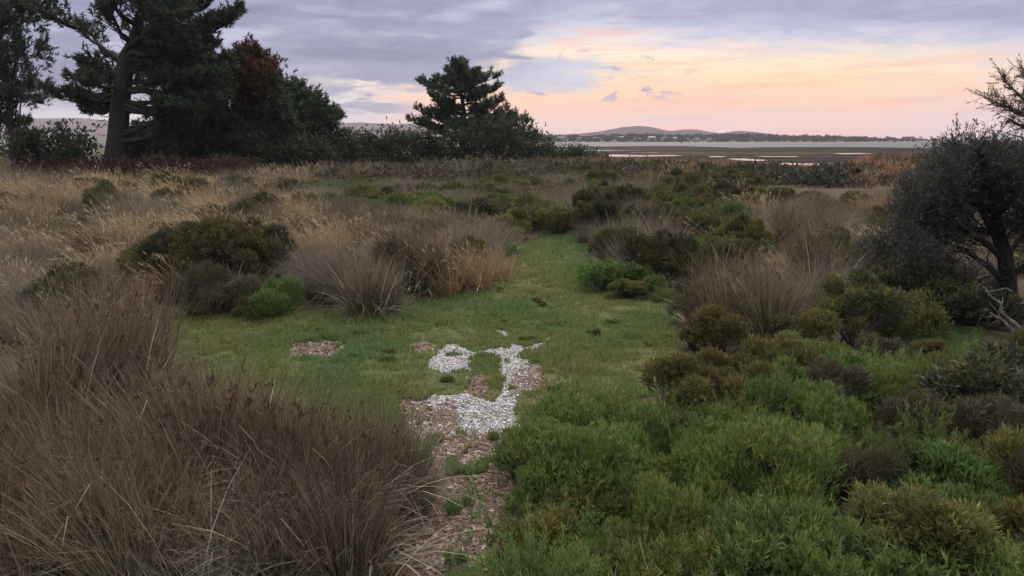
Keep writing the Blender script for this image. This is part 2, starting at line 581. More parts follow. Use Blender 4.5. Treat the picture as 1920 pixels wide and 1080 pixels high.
def masks(x, y):
    wx = x + 0.14 * (fbm(x * 3.1, y * 3.1, 11) - 0.5) + 0.10 * (fbm(x * 11, y * 11, 12, 2) - 0.5)
    wy = y + 0.22 * (fbm(x * 3.1 + 9, y * 3.1, 13) - 0.5) + 0.16 * (fbm(x * 11, y * 11, 14, 2) - 0.5)
    salt = np.zeros(x.shape); lit = np.zeros(x.shape)
    for p in SALT:
        salt[in_poly(wx, wy, p)] = 1
    for p in LITTER:
        lit[in_poly(wx, wy, p)] = 1
    hole = fbm(x * 6.5, y * 4.5, 15, 3)
    salt *= hole > 0.26
    lit *= hole < 0.72
    return salt, lit


def turf_tint(x, y):
    """0 fresh green .. 1 olive-yellow"""
    a = fbm(x * 0.55 + 3, y * 0.42, 21, 3)
    b = fbm(x * 1.9, y * 1.5, 22, 3)
    return np.clip((a * 0.65 + b * 0.35 - 0.36) / 0.28, 0, 1)


def build_ground():
    ys = [-30, -18, -10, -5, -2, 0, 1.2, 2.2, 3.0]
    y = 3.4
    while y < 440:
        ys.append(y)
        y += max(0.034, 0.0055 * y) if y < 26 else 0.02 * y
    ys = np.array(ys)
    s = np.linspace(-1, 1, 311)
    u = 0.38 * s + 0.62 * s ** 3
    W = 5 + 0.95 * np.maximum(ys, 8)
    X = u[None] * W[:, None]
    Y = np.repeat(ys[:, None], len(s), 1)
    salt, lit = masks(X, Y)
    for a in (salt, lit):       # soften by a cell
        a[1:-1, 1:-1] = (a[1:-1, 1:-1] * 2 + a[:-2, 1:-1] + a[2:, 1:-1] + a[1:-1, :-2] + a[1:-1, 2:]) / 6
    path = (in_poly(X, Y, PATH) | in_poly(X, Y, GLADE)).astype(float)
    Z = gz(X, Y) - 0.028 * np.maximum(salt, lit * 0.8) + 0.012 * (fbm(X * 14, Y * 14, 31, 2) - 0.5) * (Y < 15)
    tint = turf_tint(X, Y)
    C = np.stack([salt, lit, path * 0.5 + 0.5 * tint * path], -1)
    n, m = X.shape
    i = np.arange(n - 1)[:, None] * m + np.arange(m - 1)[None]
    Q = np.stack([i, i + 1, i + m + 1, i + m], -1).reshape(-1, 4)
    mat = bpy.data.materials.new('ground')
    mat.use_nodes = True
    k = NT(mat.node_tree)
    pb = k.n['Principled BSDF']
    at = k.node('ShaderNodeAttribute', attribute_name='Col')
    sp = k.node('ShaderNodeSeparateColor')
    k.l.new(at.outputs['Color'], sp.inputs[0])
    tc = k.node('ShaderNodeTexCoord')
    P = tc.outputs['Object']
    n1 = k.noise(P, 0.6, 5); n2 = k.noise(P, 5.0, 5, 0.6); n3 = k.noise(P, 24.0, 5, 0.65); n4 = k.noise(P, 60.0, 3, 0.6)
    soil = k.ramp(n2, [(0.3, (0.045, 0.036, 0.026, 1)), (0.55, (0.075, 0.062, 0.042, 1)), (0.75, (0.10, 0.085, 0.055, 1))])
    green = k.ramp(k.m('MULTIPLY_ADD', k.m('SUBTRACT', n3, 0.5), 0.35, sp.outputs[2]),
                   [(0.45, (0.040, 0.062, 0.025, 1)), (0.62, (0.062, 0.075, 0.030, 1)), (0.85, (0.075, 0.085, 0.034, 1)), (1.0, (0.095, 0.09, 0.04, 1))])
    c = k.mix(k.sstep(sp.outputs[2], 0.1, 0.45), soil, green)
    c = k.mix(k.m('MULTIPLY', k.sstep(n3, 0.58, 0.78), 0.22), c, (0.13, 0.10, 0.06, 1))
    red = k.ramp(n3, [(0.3, (0.075, 0.045, 0.035, 1)), (0.5, (0.14, 0.09, 0.07, 1)), (0.68, (0.22, 0.165, 0.14, 1))])
    lm = k.sstep(k.m('MULTIPLY_ADD', k.m('SUBTRACT', n2, 0.5), 1.3, sp.outputs[1]), 0.35, 0.6)
    c = k.mix(lm, c, red)
    wht = k.ramp(k.m('ADD', k.m('MULTIPLY', n3, 0.6), k.m('MULTIPLY', n4, 0.4)),
                 [(0.36, (0.14, 0.10, 0.08, 1)), (0.46, (0.25, 0.24, 0.24, 1)), (0.58, (0.42, 0.43, 0.465, 1)), (0.75, (0.50, 0.51, 0.55, 1))])
    sm = k.sstep(k.m('ADD', k.m('MULTIPLY_ADD', k.m('SUBTRACT', n2, 0.5), 0.8, sp.outputs[0]), k.m('MULTIPLY', k.m('SUBTRACT', n3, 0.5), 1.0)), 0.42, 0.58)
    c = k.mix(sm, c, wht)
    k.l.new(c, pb.inputs['Base Color'])
    pb.inputs['Roughness'].default_value = 0.95
    pb.inputs['Specular IOR Level'].default_value = 0.1
    bp = k.node('ShaderNodeBump')
    bp.inputs['Strength'].default_value = 0.7
    bp.inputs['Distance'].default_value = 0.03
    k.l.new(k.m('ADD', n3, k.m('MULTIPLY', n4, 0.5)), bp.inputs['Height'])
    k.l.new(bp.outputs[0], pb.inputs['Normal'])
    me = make_mesh('ground', np.stack([X, Y, Z], -1).reshape(-1, 3), [Q], C.reshape(-1, 3), mat, True)
    tag(obj('ground', me), kind='structure')


build_ground()


def simple_mat(name, col, rough, spec=0.5, bump=None, noise_cols=None):
    m = bpy.data.materials.new(name)
    m.use_nodes = True
    k = NT(m.node_tree)
    pb = k.n['Principled BSDF']
    pb.inputs['Base Color'].default_value = (*col, 1)
    pb.inputs['Roughness'].default_value = rough
    pb.inputs['Specular IOR Level'].default_value = spec
    tc = k.node('ShaderNodeTexCoord')
    if noise_cols:
        sc, stops, stretch = noise_cols
        k.l.new(k.ramp(k.noise(k.vmul(tc.outputs['Object'], stretch), sc, 6, 0.6, 0.4), stops), pb.inputs['Base Color'])
    if bump:
        sc, strength, dist, stretch = bump
        bp = k.node('ShaderNodeBump')
        bp.inputs['Strength'].default_value = strength
        bp.inputs['Distance'].default_value = dist
        k.l.new(k.noise(k.vmul(tc.outputs['Object'], stretch), sc, 4, 0.6), bp.inputs['Height'])
        k.l.new(bp.outputs[0], pb.inputs['Normal'])
    return m


def sheet(name, pts, z, mat):
    me = bpy.data.meshes.new(name)
    me.from_pydata([(x, y, z) for x, y in pts], [], [list(range(len(pts)))])
    me.materials.append(mat)
    return tag(obj(name, me), kind='structure')


SEA_Z, MUD_Z = -0.75, -0.60


def flat_shape(px_pts, z, seed, wob=1.0, n=14):
    """outline given by a few pixels on a level sheet, with a ragged edge"""
    P = np.array([gp(x, y, z) for x, y in px_pts])
    Q = []
    g = np.random.default_rng(seed)
    for i in range(len(P)):
        a, b = P[i], P[(i + 1) % len(P)]
        L = np.linalg.norm(b - a)
        for t in np.arange(n) / n:
            p = a + (b - a) * t
            e = fbm(p[0] * 0.18 + seed, p[1] * 0.05, seed, 4) - 0.5
            Q.append((p[0], p[1] + e * wob * p[1] * 0.05))
    return Q


def build_flats():
    water = simple_mat('sea_water', (0.05, 0.055, 0.065), 0.6, 0.12, bump=(0.35, 1.0, 0.9, (0.25, 1.0, 1)))
    pool = simple_mat('pool_water', (0.03, 0.035, 0.04), 0.03, 0.5, bump=(1.2, 0.05, 0.02, (0.3, 1, 1)))
    mud = simple_mat('mud', (0.06, 0.05, 0.055), 1.0, 0.0, bump=(0.8, 0.6, 0.08, (0.3, 1, 1)),
                     noise_cols=(0.035, [(0.3, (0.020, 0.016, 0.018, 1)), (0.5, (0.036, 0.029, 0.033, 1)), (0.58, (0.085, 0.074, 0.045, 1)), (0.7, (0.028, 0.023, 0.028, 1))], (0.35, 2.2, 1)))
    sheet('sea', [(-9000, 60), (9000, 60), (9000, 12000), (-9000, 12000)], SEA_Z - 0.02, water)
    # mud flat with a ragged far edge
    far = [gp(x, y, MUD_Z) for x, y in ((860, 276), (1000, 276), (1040, 275.8), (1100, 275.2), (1160, 274.4), (1230, 273.6), (1290, 274.2), (1350, 276), (1390, 277.2), (1440, 276.0), (1540, 275.4), (1640, 276), (1700, 277), (1760, 276.8), (2100, 277))]
    near = [(150, 70), (-60, 70)]
    sheet('mud_flat', [(p[0], p[1] + 6 * (fbm(p[0] * 0.1, 2.2, 3) - 0.5)) for p in far[::-1]] + [(-70, 330), (-70, 60), (240, 60), (240, 300)], MUD_Z, mud)
    for i, q in enumerate((
            [(1075, 281.5), (1150, 281.2), (1215, 282), (1150, 283.2), (1085, 283)],
            [(1124, 289.5), (1165, 289.8), (1215, 291), (1262, 290.8), (1282, 292), (1220, 293.3), (1180, 294.2), (1140, 293.6)],
            [(1330, 293), (1362, 292.8), (1352, 294.6), (1332, 294.6)],
            [(1362, 297.2), (1395, 297.2), (1448, 300.6), (1420, 302.2), (1380, 300)],
            [(1402, 303.6), (1452, 305.0), (1542, 307.4), (1540, 310.2), (1468, 308.6), (1415, 306.2)],
            [(1180, 286), (1236, 286.2), (1232, 286.9), (1184, 286.8)], [(1420, 292.6), (1500, 293.2), (1492, 294.2), (1430, 293.8)],
            [(1030, 280.4), (1075, 280.3), (1072, 280.9), (1034, 281)],
            [(1560, 287.5), (1612, 287.2), (1640, 288.2), (1580, 289)])):
        sheet('tidal_pool', flat_shape(q, MUD_Z + 0.01, 40 + i, 0.22), MUD_Z + 0.012, pool)


build_flats()


# ------------------------------------------------------------------ the far shore and hills
def ridge(name, Y, prof, depth, mat, seed, base_z=-1.2):
    """a range of hills from its skyline in pixels, with rounded depth"""
    prof = np.array(prof, float)
    px = np.arange(prof[0, 0], prof[-1, 0], 4.0)
    py = np.interp(px, prof[:, 0], prof[:, 1])
    ker = np.hanning(6)[1:]; ker /= ker.sum()
    py = np.convolve(np.pad(py, 2, 'edge'), ker, 'valid')
    H = np.array([at_y(a, b, Y)[2] for a, b in zip(px, py)])
    X = np.array([at_y(a, 262, Y)[0] for a in px])
    H = np.maximum(H, 0.0) + 0.012 * H.max() * (fbm(X * 20 / Y, X * 0, seed) - 0.5)
    rows = np.linspace(-1, 1, 13)
    V = []
    for r in rows:
        prof_r = math.cos(r * math.pi / 2) ** 1.2
        yy = Y + r * depth
        hh = H * prof_r * (1 + 0.25 * (fbm(X * 12 / Y, X * 0 + r * 3, seed + 5) - 0.5) * (abs(r) > 0.01))
        V.append(np.stack([X, np.full_like(X, yy), np.maximum(hh, 0) + (base_z if abs(r) > 0.99 else 0)], -1))
    V = np.array(V)
    n, m = V.shape[:2]
    i = np.arange(n - 1)[:, None] * m + np.arange(m - 1)[None]
    Q = np.stack([i, i + 1, i + m + 1, i + m], -1).reshape(-1, 4)
    me = make_mesh(name, V.reshape(-1, 3), [Q], None, mat, True)
    return tag(obj(name, me), kind='structure')


hill_mat = simple_mat('wooded_hill', (0.05, 0.05, 0.04), 0.95, 0.05,
                      noise_cols=(0.02, [(0.35, (0.040, 0.032, 0.034, 1)), (0.6, (0.062, 0.050, 0.048, 1))], (1, 1, 1)))
shore_mat = simple_mat('shore_ground', (0.10, 0.09, 0.06), 0.95, 0.05,
                       noise_cols=(0.05, [(0.4, (0.06, 0.06, 0.04, 1)), (0.65, (0.16, 0.13, 0.09, 1))], (1, 1, 1)))
ridge('hills', 2600, [(940, 262), (1000, 254), (1060, 252), (1095, 250), (1130, 246), (1165, 239), (1198, 235.5), (1222, 238), (1246, 245), (1262, 246), (1284, 242.5),
                      (1304, 244), (1330, 249), (1362, 251), (1386, 245), (1402, 246.5), (1430, 252), (1480, 256), (1520, 258), (1540, 256), (1570, 257), (1620, 260), (1760, 263)], 420, hill_mat, 3)
ridge('distant_hills', 3500, [(-400, 235), (-100, 225), (60, 222), (155, 221), (240, 228), (420, 236), (560, 238), (640, 232), (680, 229), (720, 232), (760, 233), (800, 238), (900, 246), (980, 252), (1060, 262)], 600, hill_mat, 8)
ridge('wooded_hills', 2700, [(-500, 246), (0, 244), (200, 250), (640, 252), (680, 245), (720, 238), (755, 232), (800, 231), (860, 238), (930, 250), (1000, 256), (1080, 263)], 400, hill_mat, 9)
ridge('far_shore', 1500, [(-700, 259), (400, 259), (1000, 257), (1200, 256), (1400, 257), (1560, 259), (1700, 261), (1780, 262.6)], 300, shore_mat, 4)


def far_wood():
    """the trees along the far shore, one mass of crowns"""
    g = np.random.default_rng(12)
    b = Buf()
    top = np.array([(900, 255), (980, 252), (1060, 252.5), (1100, 254), (1150, 252), (1190, 251), (1240, 252), (1300, 252.5), (1340, 250), (1400, 251.5), (1440, 252), (1480, 254), (1540, 256), (1600, 256.5), (1640, 258), (1700, 260), (1750, 262)], float)
    for i in range(560):
        px = g.uniform(890, 1752)
        Y = g.uniform(1215, 1330) if i % 5 else g.uniform(1172, 1186)
        t = np.interp(px, top[:, 0], top[:, 1]) + g.normal(1.5, 1.6)
        ztop = at_y(px, t, Y)[2]
        if Y < 1190:
            ztop *= 0.45
        else:
            ztop = ztop * 0.98
        if ztop < 2:
            continue
        x = at_y(px, 262, Y)[0]
        r = max(2.0, ztop * g.uniform(0.35, 0.75))
        c = np.array((0.036, 0.034, 0.028)) * g.uniform(0.7, 1.4)
        n = 60
        lob = [(x + g.normal(0, r * 0.5), Y + g.normal(0, 2), ztop * g.uniform(0.45, 0.72), r * g.uniform(0.5, 0.8), ztop * 0.32, 0) for _ in range(3)]
        p, d, k_ = lobes_sample(g, lob, n, 0.2, -0.8)
        leaves(b, g, p, unit(d + (0, 0, 0.4)), np.tile(c, (len(p), 1)), 2, 2.2, 1.6, 0.6, tri=True)
        b.tube([(x, Y, -0.5), (x, Y, ztop * 0.5)], 0.4, c * 0.8, 4)
    tag(obj('far_wood', b.mesh('far_wood', M_FAR)), 'dark trees massed along the far shore below the hills', 'trees', kind='stuff')


far_wood()


def far_houses():
    g = np.random.default_rng(5)
    spots = [(1052, 261.5, 26, 'long low grey'), (1086, 262, 18, 'small dark roofed'), (1118, 261.2, 22, 'pale gabled'), (1140, 261.5, 20, 'white gabled'), (1166, 261.5, 18, 'grey roofed'), (1196, 262, 26, 'brown walled'),
             (1222, 261.6, 24, 'bright white roofed'), (1246, 262, 14, 'small pale'), (1264, 262, 22, 'wide white'), (1288, 262, 14, 'small grey'), (1306, 262.3, 22, 'cream walled'), (1330, 262.4, 16, 'dull grey')]
    near = ['near the left end of the far shore', 'left of the hill on the far shore', 'below the left foot of the main hill', 'below the left slope of the main hill', 'under the rising main hill',
            'right under the main hill summit', 'just right of the summit on the far shore', 'tucked between trees below the second hill', 'facing the water below the second hill', 'near the channel beacon on the far shore',
            'right of the channel beacon on the far shore', 'last in the far shore row before the thick trees']
    for (px, py, w, lk), nr in zip(spots, near):
        Y = 1195
        x = at_y(px, 262, Y)[0]
        W = 0.62 * w / 1500 * Y
        z0 = 0.4
        h = at_y(px, py - 2.6, Y)[2] - z0
        t = thing('house', lk + ' house ' + nr, 'house', (x, Y, z0), g.uniform(-0.9, 0.9), g.uniform(0.75, 1.1), 'houses along the far shore')
        wc = {'white': (0.30, 0.29, 0.28), 'pale': (0.25, 0.23, 0.21), 'brown': (0.14, 0.10, 0.08), 'cream': (0.25, 0.22, 0.18)}
        c = next((v for kk, v in wc.items() if kk in lk), (0.18, 0.17, 0.17))
        b = Buf(); b.box((0, 0, h * 0.5 - 0.5), (W * 0.92, 9, h + 1), c)
        obj('wall', b.mesh('wall', M_HOUSE), t)
        rc = (0.34, 0.33, 0.33) if 'white' in lk else ((0.06, 0.05, 0.05) if 'dark' in lk else (0.15, 0.14, 0.15))
        rh = 1.9
        b = Buf()
        V = np.array([(-W / 2, -5.2, h), (W / 2, -5.2, h), (W / 2, 5.2, h), (-W / 2, 5.2, h), (-W * 0.36, 0, h + rh), (W * 0.36, 0, h + rh)])
        b.add(V, rc, quads=[(0, 1, 5, 4), (2, 3, 4, 5), (3, 2, 1, 0)], tris=[(1, 2, 5), (3, 0, 4)])
        obj('roof', b.mesh('roof', M_HOUSE), t)
        b = Buf()
        for kx in (-0.26, 0.22):
            b.box((kx * W, -4.52, h * 0.5), (W * 0.14, 0.08, h * 0.45), (0.05, 0.06, 0.07))
            obj('window', b.mesh('window', M_HOUSE), t); b = Buf()


far_houses()


def markers():
    Y = 640.0
    x, _, z = at_y(1278, 268, Y)
    t = thing('channel_beacon', 'small dark beacon on a tripod standing in the strip of water', 'beacon', (x, Y, SEA_Z))
    b = Buf()
    for a in range(3):
        b.tube([(1.1 * math.cos(a * 2.1), 1.1 * math.sin(a * 2.1), -0.5), (0, 0, 2.3)], 0.14, (0.04, 0.04, 0.05), 5)
    obj('tripod', b.mesh('tripod', M_HOUSE), t)
    b = Buf(); b.tube([(0, 0, 2.2), (0, 0, 3.9)], 0.16, (0.04, 0.04, 0.05), 6)
    obj('mast', b.mesh('mast', M_HOUSE), t)
    b = Buf(); b.tube([(0, 0, 3.0), (0, 0, 3.05), (0, 0, 3.9), (0, 0, 3.95)], [0.05, 0.55, 0.4, 0.05], (0.05, 0.05, 0.05), 8)
    obj('topmark', b.mesh('topmark', M_HOUSE), t)
    Y = 300.0
    x, _, z = at_y(1749, 266, Y)
    t = thing('marker_post', 'thin dark marker post on the flats left of the tea tree crown', 'post', (x, Y, MUD_Z))
    b = Buf(); b.tube([(0, 0, -0.4), (0.03, 0, 3.1)], 0.12, (0.04, 0.035, 0.03), 7)
    obj('pole', b.mesh('pole', M_HOUSE), t)
    b = Buf(); b.box((0.03, 0, 3.15), (0.34, 0.34, 0.12), (0.05, 0.045, 0.04))
    obj('cap', b.mesh('cap', M_HOUSE), t)


markers()


# ------------------------------------------------------------------ pines and the wood on the left
def bent(p0, p1, n, sag, g, wob=0.03):
    """a curved line from p0 to p1; sag<0 sags, >0 arches"""
    p0, p1 = np.asarray(p0, float), np.asarray(p1, float)
    t = np.linspace(0, 1, n)[:, None]
    L = np.linalg.norm(p1 - p0)
    P = p0 + (p1 - p0) * t
    P[:, 2] += sag * L * np.sin(t[:, 0] * math.pi)
    P[1:-1] += g.normal(0, wob * L, (n - 2, 3))
    return P


BARK_C = (0.045, 0.038, 0.034)


def brushes(b, g, pos, axis, pal, ln=0.5, nn=20, nl=0.22, nw=0.055):
    """bottle-brush shoots of needles"""
    n = len(pos)
    t = g.uniform(0, 1, (n, nn))
    P = pos[:, None] + axis[:, None] * (ln * t)[..., None]
    d = unit(axis[:, None] * 0.75 + unit(g.normal(0, 1, (n, nn, 3))) * 0.9)
    l = nl * g.uniform(0.7, 1.3, (n, nn))
    s = unit(np.cross(d, g.normal(0, 1, (n, nn, 3))))
    V = np.stack([P - s * nw / 2, P + s * nw / 2, P + d * l[..., None]], 2)
    c = pick_cols(g, pal, n, 0.2)
    C = np.repeat(c, nn * 3, 0)
    b.add(V.reshape(-1, 3), C, tris=np.arange(n * nn * 3).reshape(-1, 3))


NEEDLE = [(0.040, 0.064, 0.042, 3), (0.052, 0.078, 0.048, 2), (0.070, 0.080, 0.045, 0.6)]
RUST = [(0.0964, 0.0452, 0.0211, 3), (0.0723, 0.0361, 0.0211, 2), (0.1205, 0.0603, 0.0302, 1)]


def limb_foliage(g, b_wood, b_leaf, P, r0, pal, dens=1.0, start=0.35, sub=(0.35, 0.9), up=0.35, sc=1.0):
    """side shoots and brush tufts along a limb"""
    P = np.asarray(P)
    L = np.linalg.norm(np.diff(P, axis=0), axis=1).sum()
    n = max(3, int(L * 2.6 * dens))
    pos, ax = [], []
    for i in range(n):
        t = start + (1 - start) * (i + g.uniform(0, 1)) / n
        f = t * (len(P) - 1); k = min(int(f), len(P) - 2)
        p = P[k] + (P[k + 1] - P[k]) * (f - k)
        T = unit(P[k + 1] - P[k])
        sd = unit(np.cross(T, (0, 0, 1)))
        a = g.choice((-1, 1)) * g.uniform(0.4, 1.2)
        d = unit(T * math.cos(a) + sd * math.sin(a) + np.array((0, 0, g.uniform(-0.15, up + 0.15))))
        l = sc * g.uniform(*sub) * (1.15 - 0.5 * t) * min(1.0, L / 2.5 + 0.2)
        e = p + d * l
        e[2] += 0.15 * l
        b_wood.tube([p, (p + e) / 2 + (0, 0, -0.02), e], [r0 * 0.35, r0 * 0.25, r0 * 0.12], BARK_C, 4)
        m = max(3, int(4 * dens))
        for q in np.linspace(0.35, 1.0, m):
            pos.append(p + (e - p) * q + g.normal(0, 0.10 * sc, 3))
            ax.append(unit(d * 0.7 + np.array((0, 0, g.uniform(0.3, 1.1))) + g.normal(0, 0.3, 3)))
    for q in range(3):
        pos.append(P[-1] + g.normal(0, 0.08 * sc, 3)); ax.append(unit(P[-1] - P[-2] + np.array((0, 0, 0.5)) + g.normal(0, 0.3, 3)))
    brushes(b_leaf, g, np.array(pos), np.array(ax), pal, 0.48 * sc, 20, 0.28 * sc, 0.075 * sc)


def centre_pine():
    g = np.random.default_rng(31)
    Y = 72.0
    B = at_y(868, 330, Y); base = np.array((B[0], Y, float(gz(B[0], Y))))
    t = thing('pine_tree', 'lone layered pine against the orange glow left of the water', 'tree', tuple(base))

    def loc(px, py, dy=0.0):
        return at_y(px, py, Y + dy) - base
    trunk = np.array([loc(868, 332), loc(870, 290), loc(866, 250), loc(870, 210), (loc(864, 170)), loc(860, 135), loc(858, 114)])
    trunk[0, 2] = -0.2
    b = Buf(); b.tube(trunk, [0.32, 0.28, 0.24, 0.19, 0.14, 0.08, 0.04], BARK_C, 9)
    tr = obj('trunk', b.mesh('trunk', M_BARK, True), t)
    bl = Buf()
    # limb tips traced from the silhouette, each with its own depth
    tips = [(788, 154), (800, 160), (806, 178), (820, 148), (836, 136), (846, 130), (872, 138), (890, 138), (908, 145), (928, 145), (936, 164), (925, 170), (940, 190), (928, 196), (912, 178),
            (818, 190), (826, 200), (784, 208), (800, 214), (768, 228), (790, 236), (822, 226), (905, 206), (950, 206), (962, 214), (978, 222), (988, 228), (990, 242), (1002, 256), (960, 238),
            (840, 236), (900, 236), (930, 226), (850, 150), (880, 156), (858, 120), (856, 126), (862, 124)]
    tips += [(868 + g.uniform(-42, 42), py_) for py_ in np.linspace(140, 240, 11)]
    for px, py in tips:
        for rep in range(2):
            dy = g.uniform(-1.8, 1.8) if rep == 0 else g.uniform(-3.2, 3.2)
            q = loc(px + (0 if rep == 0 else (868 - px) * g.uniform(0.15, 0.5)), py + (0 if rep == 0 else g.uniform(-2, 8)), dy)
            zt = max(0.8, q[2] - 0.12 * abs(q[0]) - 0.35 - 0.10 * abs(dy))
            f = np.interp(zt, trunk[:, 2], np.arange(len(trunk)))
            k = min(int(f), len(trunk) - 2)
            p = trunk[k] + (trunk[k + 1] - trunk[k]) * (f - k)
            L = bent(p, q, 6, -0.07, g, 0.015)
            bw = Buf()
            bw.tube(L, np.linspace(0.085, 0.02, 6), BARK_C, 6)
            limb_foliage(g, bw, bl, L, 0.08, NEEDLE, 1.0, 0.32, (0.35, 0.95), 0.35, 1.0)
            obj('branch', bw.mesh('branch', M_BARK), tr)
    obj('crown', bl.mesh('crown', M_NEEDLE), t)


centre_pine()


def big_pine():
    g = np.random.default_rng(52)
    Y = 50.0
    B = at_y(218, 345, Y); base = np.array((B[0], Y, float(gz(B[0], Y))))
    t = thing('pine_tree', 'tall old pine with thick dark trunk and spreading limbs at the left', 'tree', tuple(base))

    def loc(px, py, dy=0.0):
        return at_y(px, py, Y + dy) - base
    trunk = np.array([loc(214, 352), loc(216, 310), loc(221, 260), loc(225, 200), loc(232, 150), loc(236, 110), loc(246, 85), loc(258, 50), loc(268, 10), loc(275, -60), loc(270, -150)])
    trunk[0, 2] = -0.3
    b = Buf(); b.tube(trunk, [0.95, 0.72, 0.62, 0.56, 0.50, 0.46, 0.32, 0.28, 0.24, 0.18, 0.06], BARK_C, 12)
    tr = obj('trunk', b.mesh('trunk', M_BARK, True), t)
    bl = Buf()
    # (start on trunk, tip, radius, foliage start, density)
    limbs = [((231, 118), (150, 52), 0.24, 0.62, 0.7), ((150, 52), (60, 10), 0.16, 0.2, 1.0), ((240, 95), (330, 5), 0.24, 0.45, 1.1), ((238, 105), (372, 66), 0.20, 0.4, 1.1),
             ((240, 100), (420, 48), 0.20, 0.45, 1.1), ((250, 70), (440, 32), 0.18, 0.5, 1.1), ((255, 55), (410, -10), 0.18, 0.4, 1.2), ((262, 30), (380, -60), 0.16, 0.4, 1.2),
             ((236, 112), (390, 100), 0.20, 0.4, 1.1), ((232, 130), (340, 112), 0.16, 0.3, 1.2), ((228, 170), (330, 140), 0.16, 0.3, 1.2), ((226, 190), (410, 182), 0.18, 0.35, 1.0),
             ((225, 204), (360, 196), 0.16, 0.4, 0.9), ((222, 250), (330, 205), 0.2, 0.5, 0.8), ((221, 265), (370, 240), 0.2, 0.4, 0.9), ((232, 140), (160, 120), 0.13, 0.2, 1.2),
             ((228, 165), (150, 150), 0.13, 0.2, 1.2), ((226, 185), (160, 190), 0.12, 0.25, 1.2), ((225, 200), (172, 212), 0.10, 0.3, 1.0), ((226, 180), (100, 176), 0.14, 0.3, 1.1),
             ((245, 88), (200, 10), 0.16, 0.4, 1.0), ((258, 50), (170, -30), 0.16, 0.4, 1.0), ((268, 10), (180, -80), 0.16, 0.3, 1.0), ((272, -40), (370, -130), 0.14, 0.3, 1.1),
             ((272, -60), (200, -160), 0.12, 0.3, 1.1), ((262, 30), (300, -10), 0.13, 0.3, 1.2), ((240, 100), (300, 60), 0.13, 0.3, 1.1), ((232, 130), (420, 130), 0.16, 0.4, 1.1),
             ((246, 85), (360, 28), 0.15, 0.35, 1.2), ((228, 170), (280, 128), 0.13, 0.3, 1.2), ((236, 112), (432, 118), 0.15, 0.4, 1.2), ((228, 170), (420, 158), 0.15, 0.45, 1.1), ((232, 130), (395, 88), 0.14, 0.45, 1.2), ((225, 195), (400, 205), 0.14, 0.5, 1.1)]
    for (ax, ay), (bx, by), r, st, de in limbs:
        for rep in range(2):
            dy = g.uniform(-1.6, 1.6) if rep == 0 else g.choice((-1, 1)) * g.uniform(1.5, 4.2)
            k = 0 if rep == 0 else g.uniform(-0.25, 0.05)
            p = loc(ax, ay)
            q = loc(bx + (ax - bx) * -k, by + (0 if rep == 0 else g.uniform(-10, 12)), dy)
            L = bent(p, q, 8, -0.05, g, 0.018)
            bw = Buf()
            bw.tube(L, np.linspace(r, 0.03, 8), BARK_C, 7)
            limb_foliage(g, bw, bl, L, 0.11, NEEDLE, de * 1.2, st, (0.6, 1.5), 0.35, 1.0)
            obj('limb', bw.mesh('limb', M_BARK), tr)
    obj('crown', bl.mesh('crown', M_NEEDLE), t)
    # bare dead twigs inside the crown
    bw = Buf()
    for i in range(90):
        p = loc(g.uniform(165, 300), g.uniform(70, 250), g.uniform(-1, 1))
        L = bent(p, p + np.array((g.normal(0, 1.0), g.normal(0, 0.5), g.normal(0.1, 0.4))), 4, -0.1, g, 0.04)
        bw.tube(L, [0.03, 0.025, 0.02, 0.01], (0.06, 0.05, 0.05), 4)
    obj('dead_twigs', bw.mesh('dead_twigs', M_TWIG), t)['kind'] = 'stuff'


big_pine()


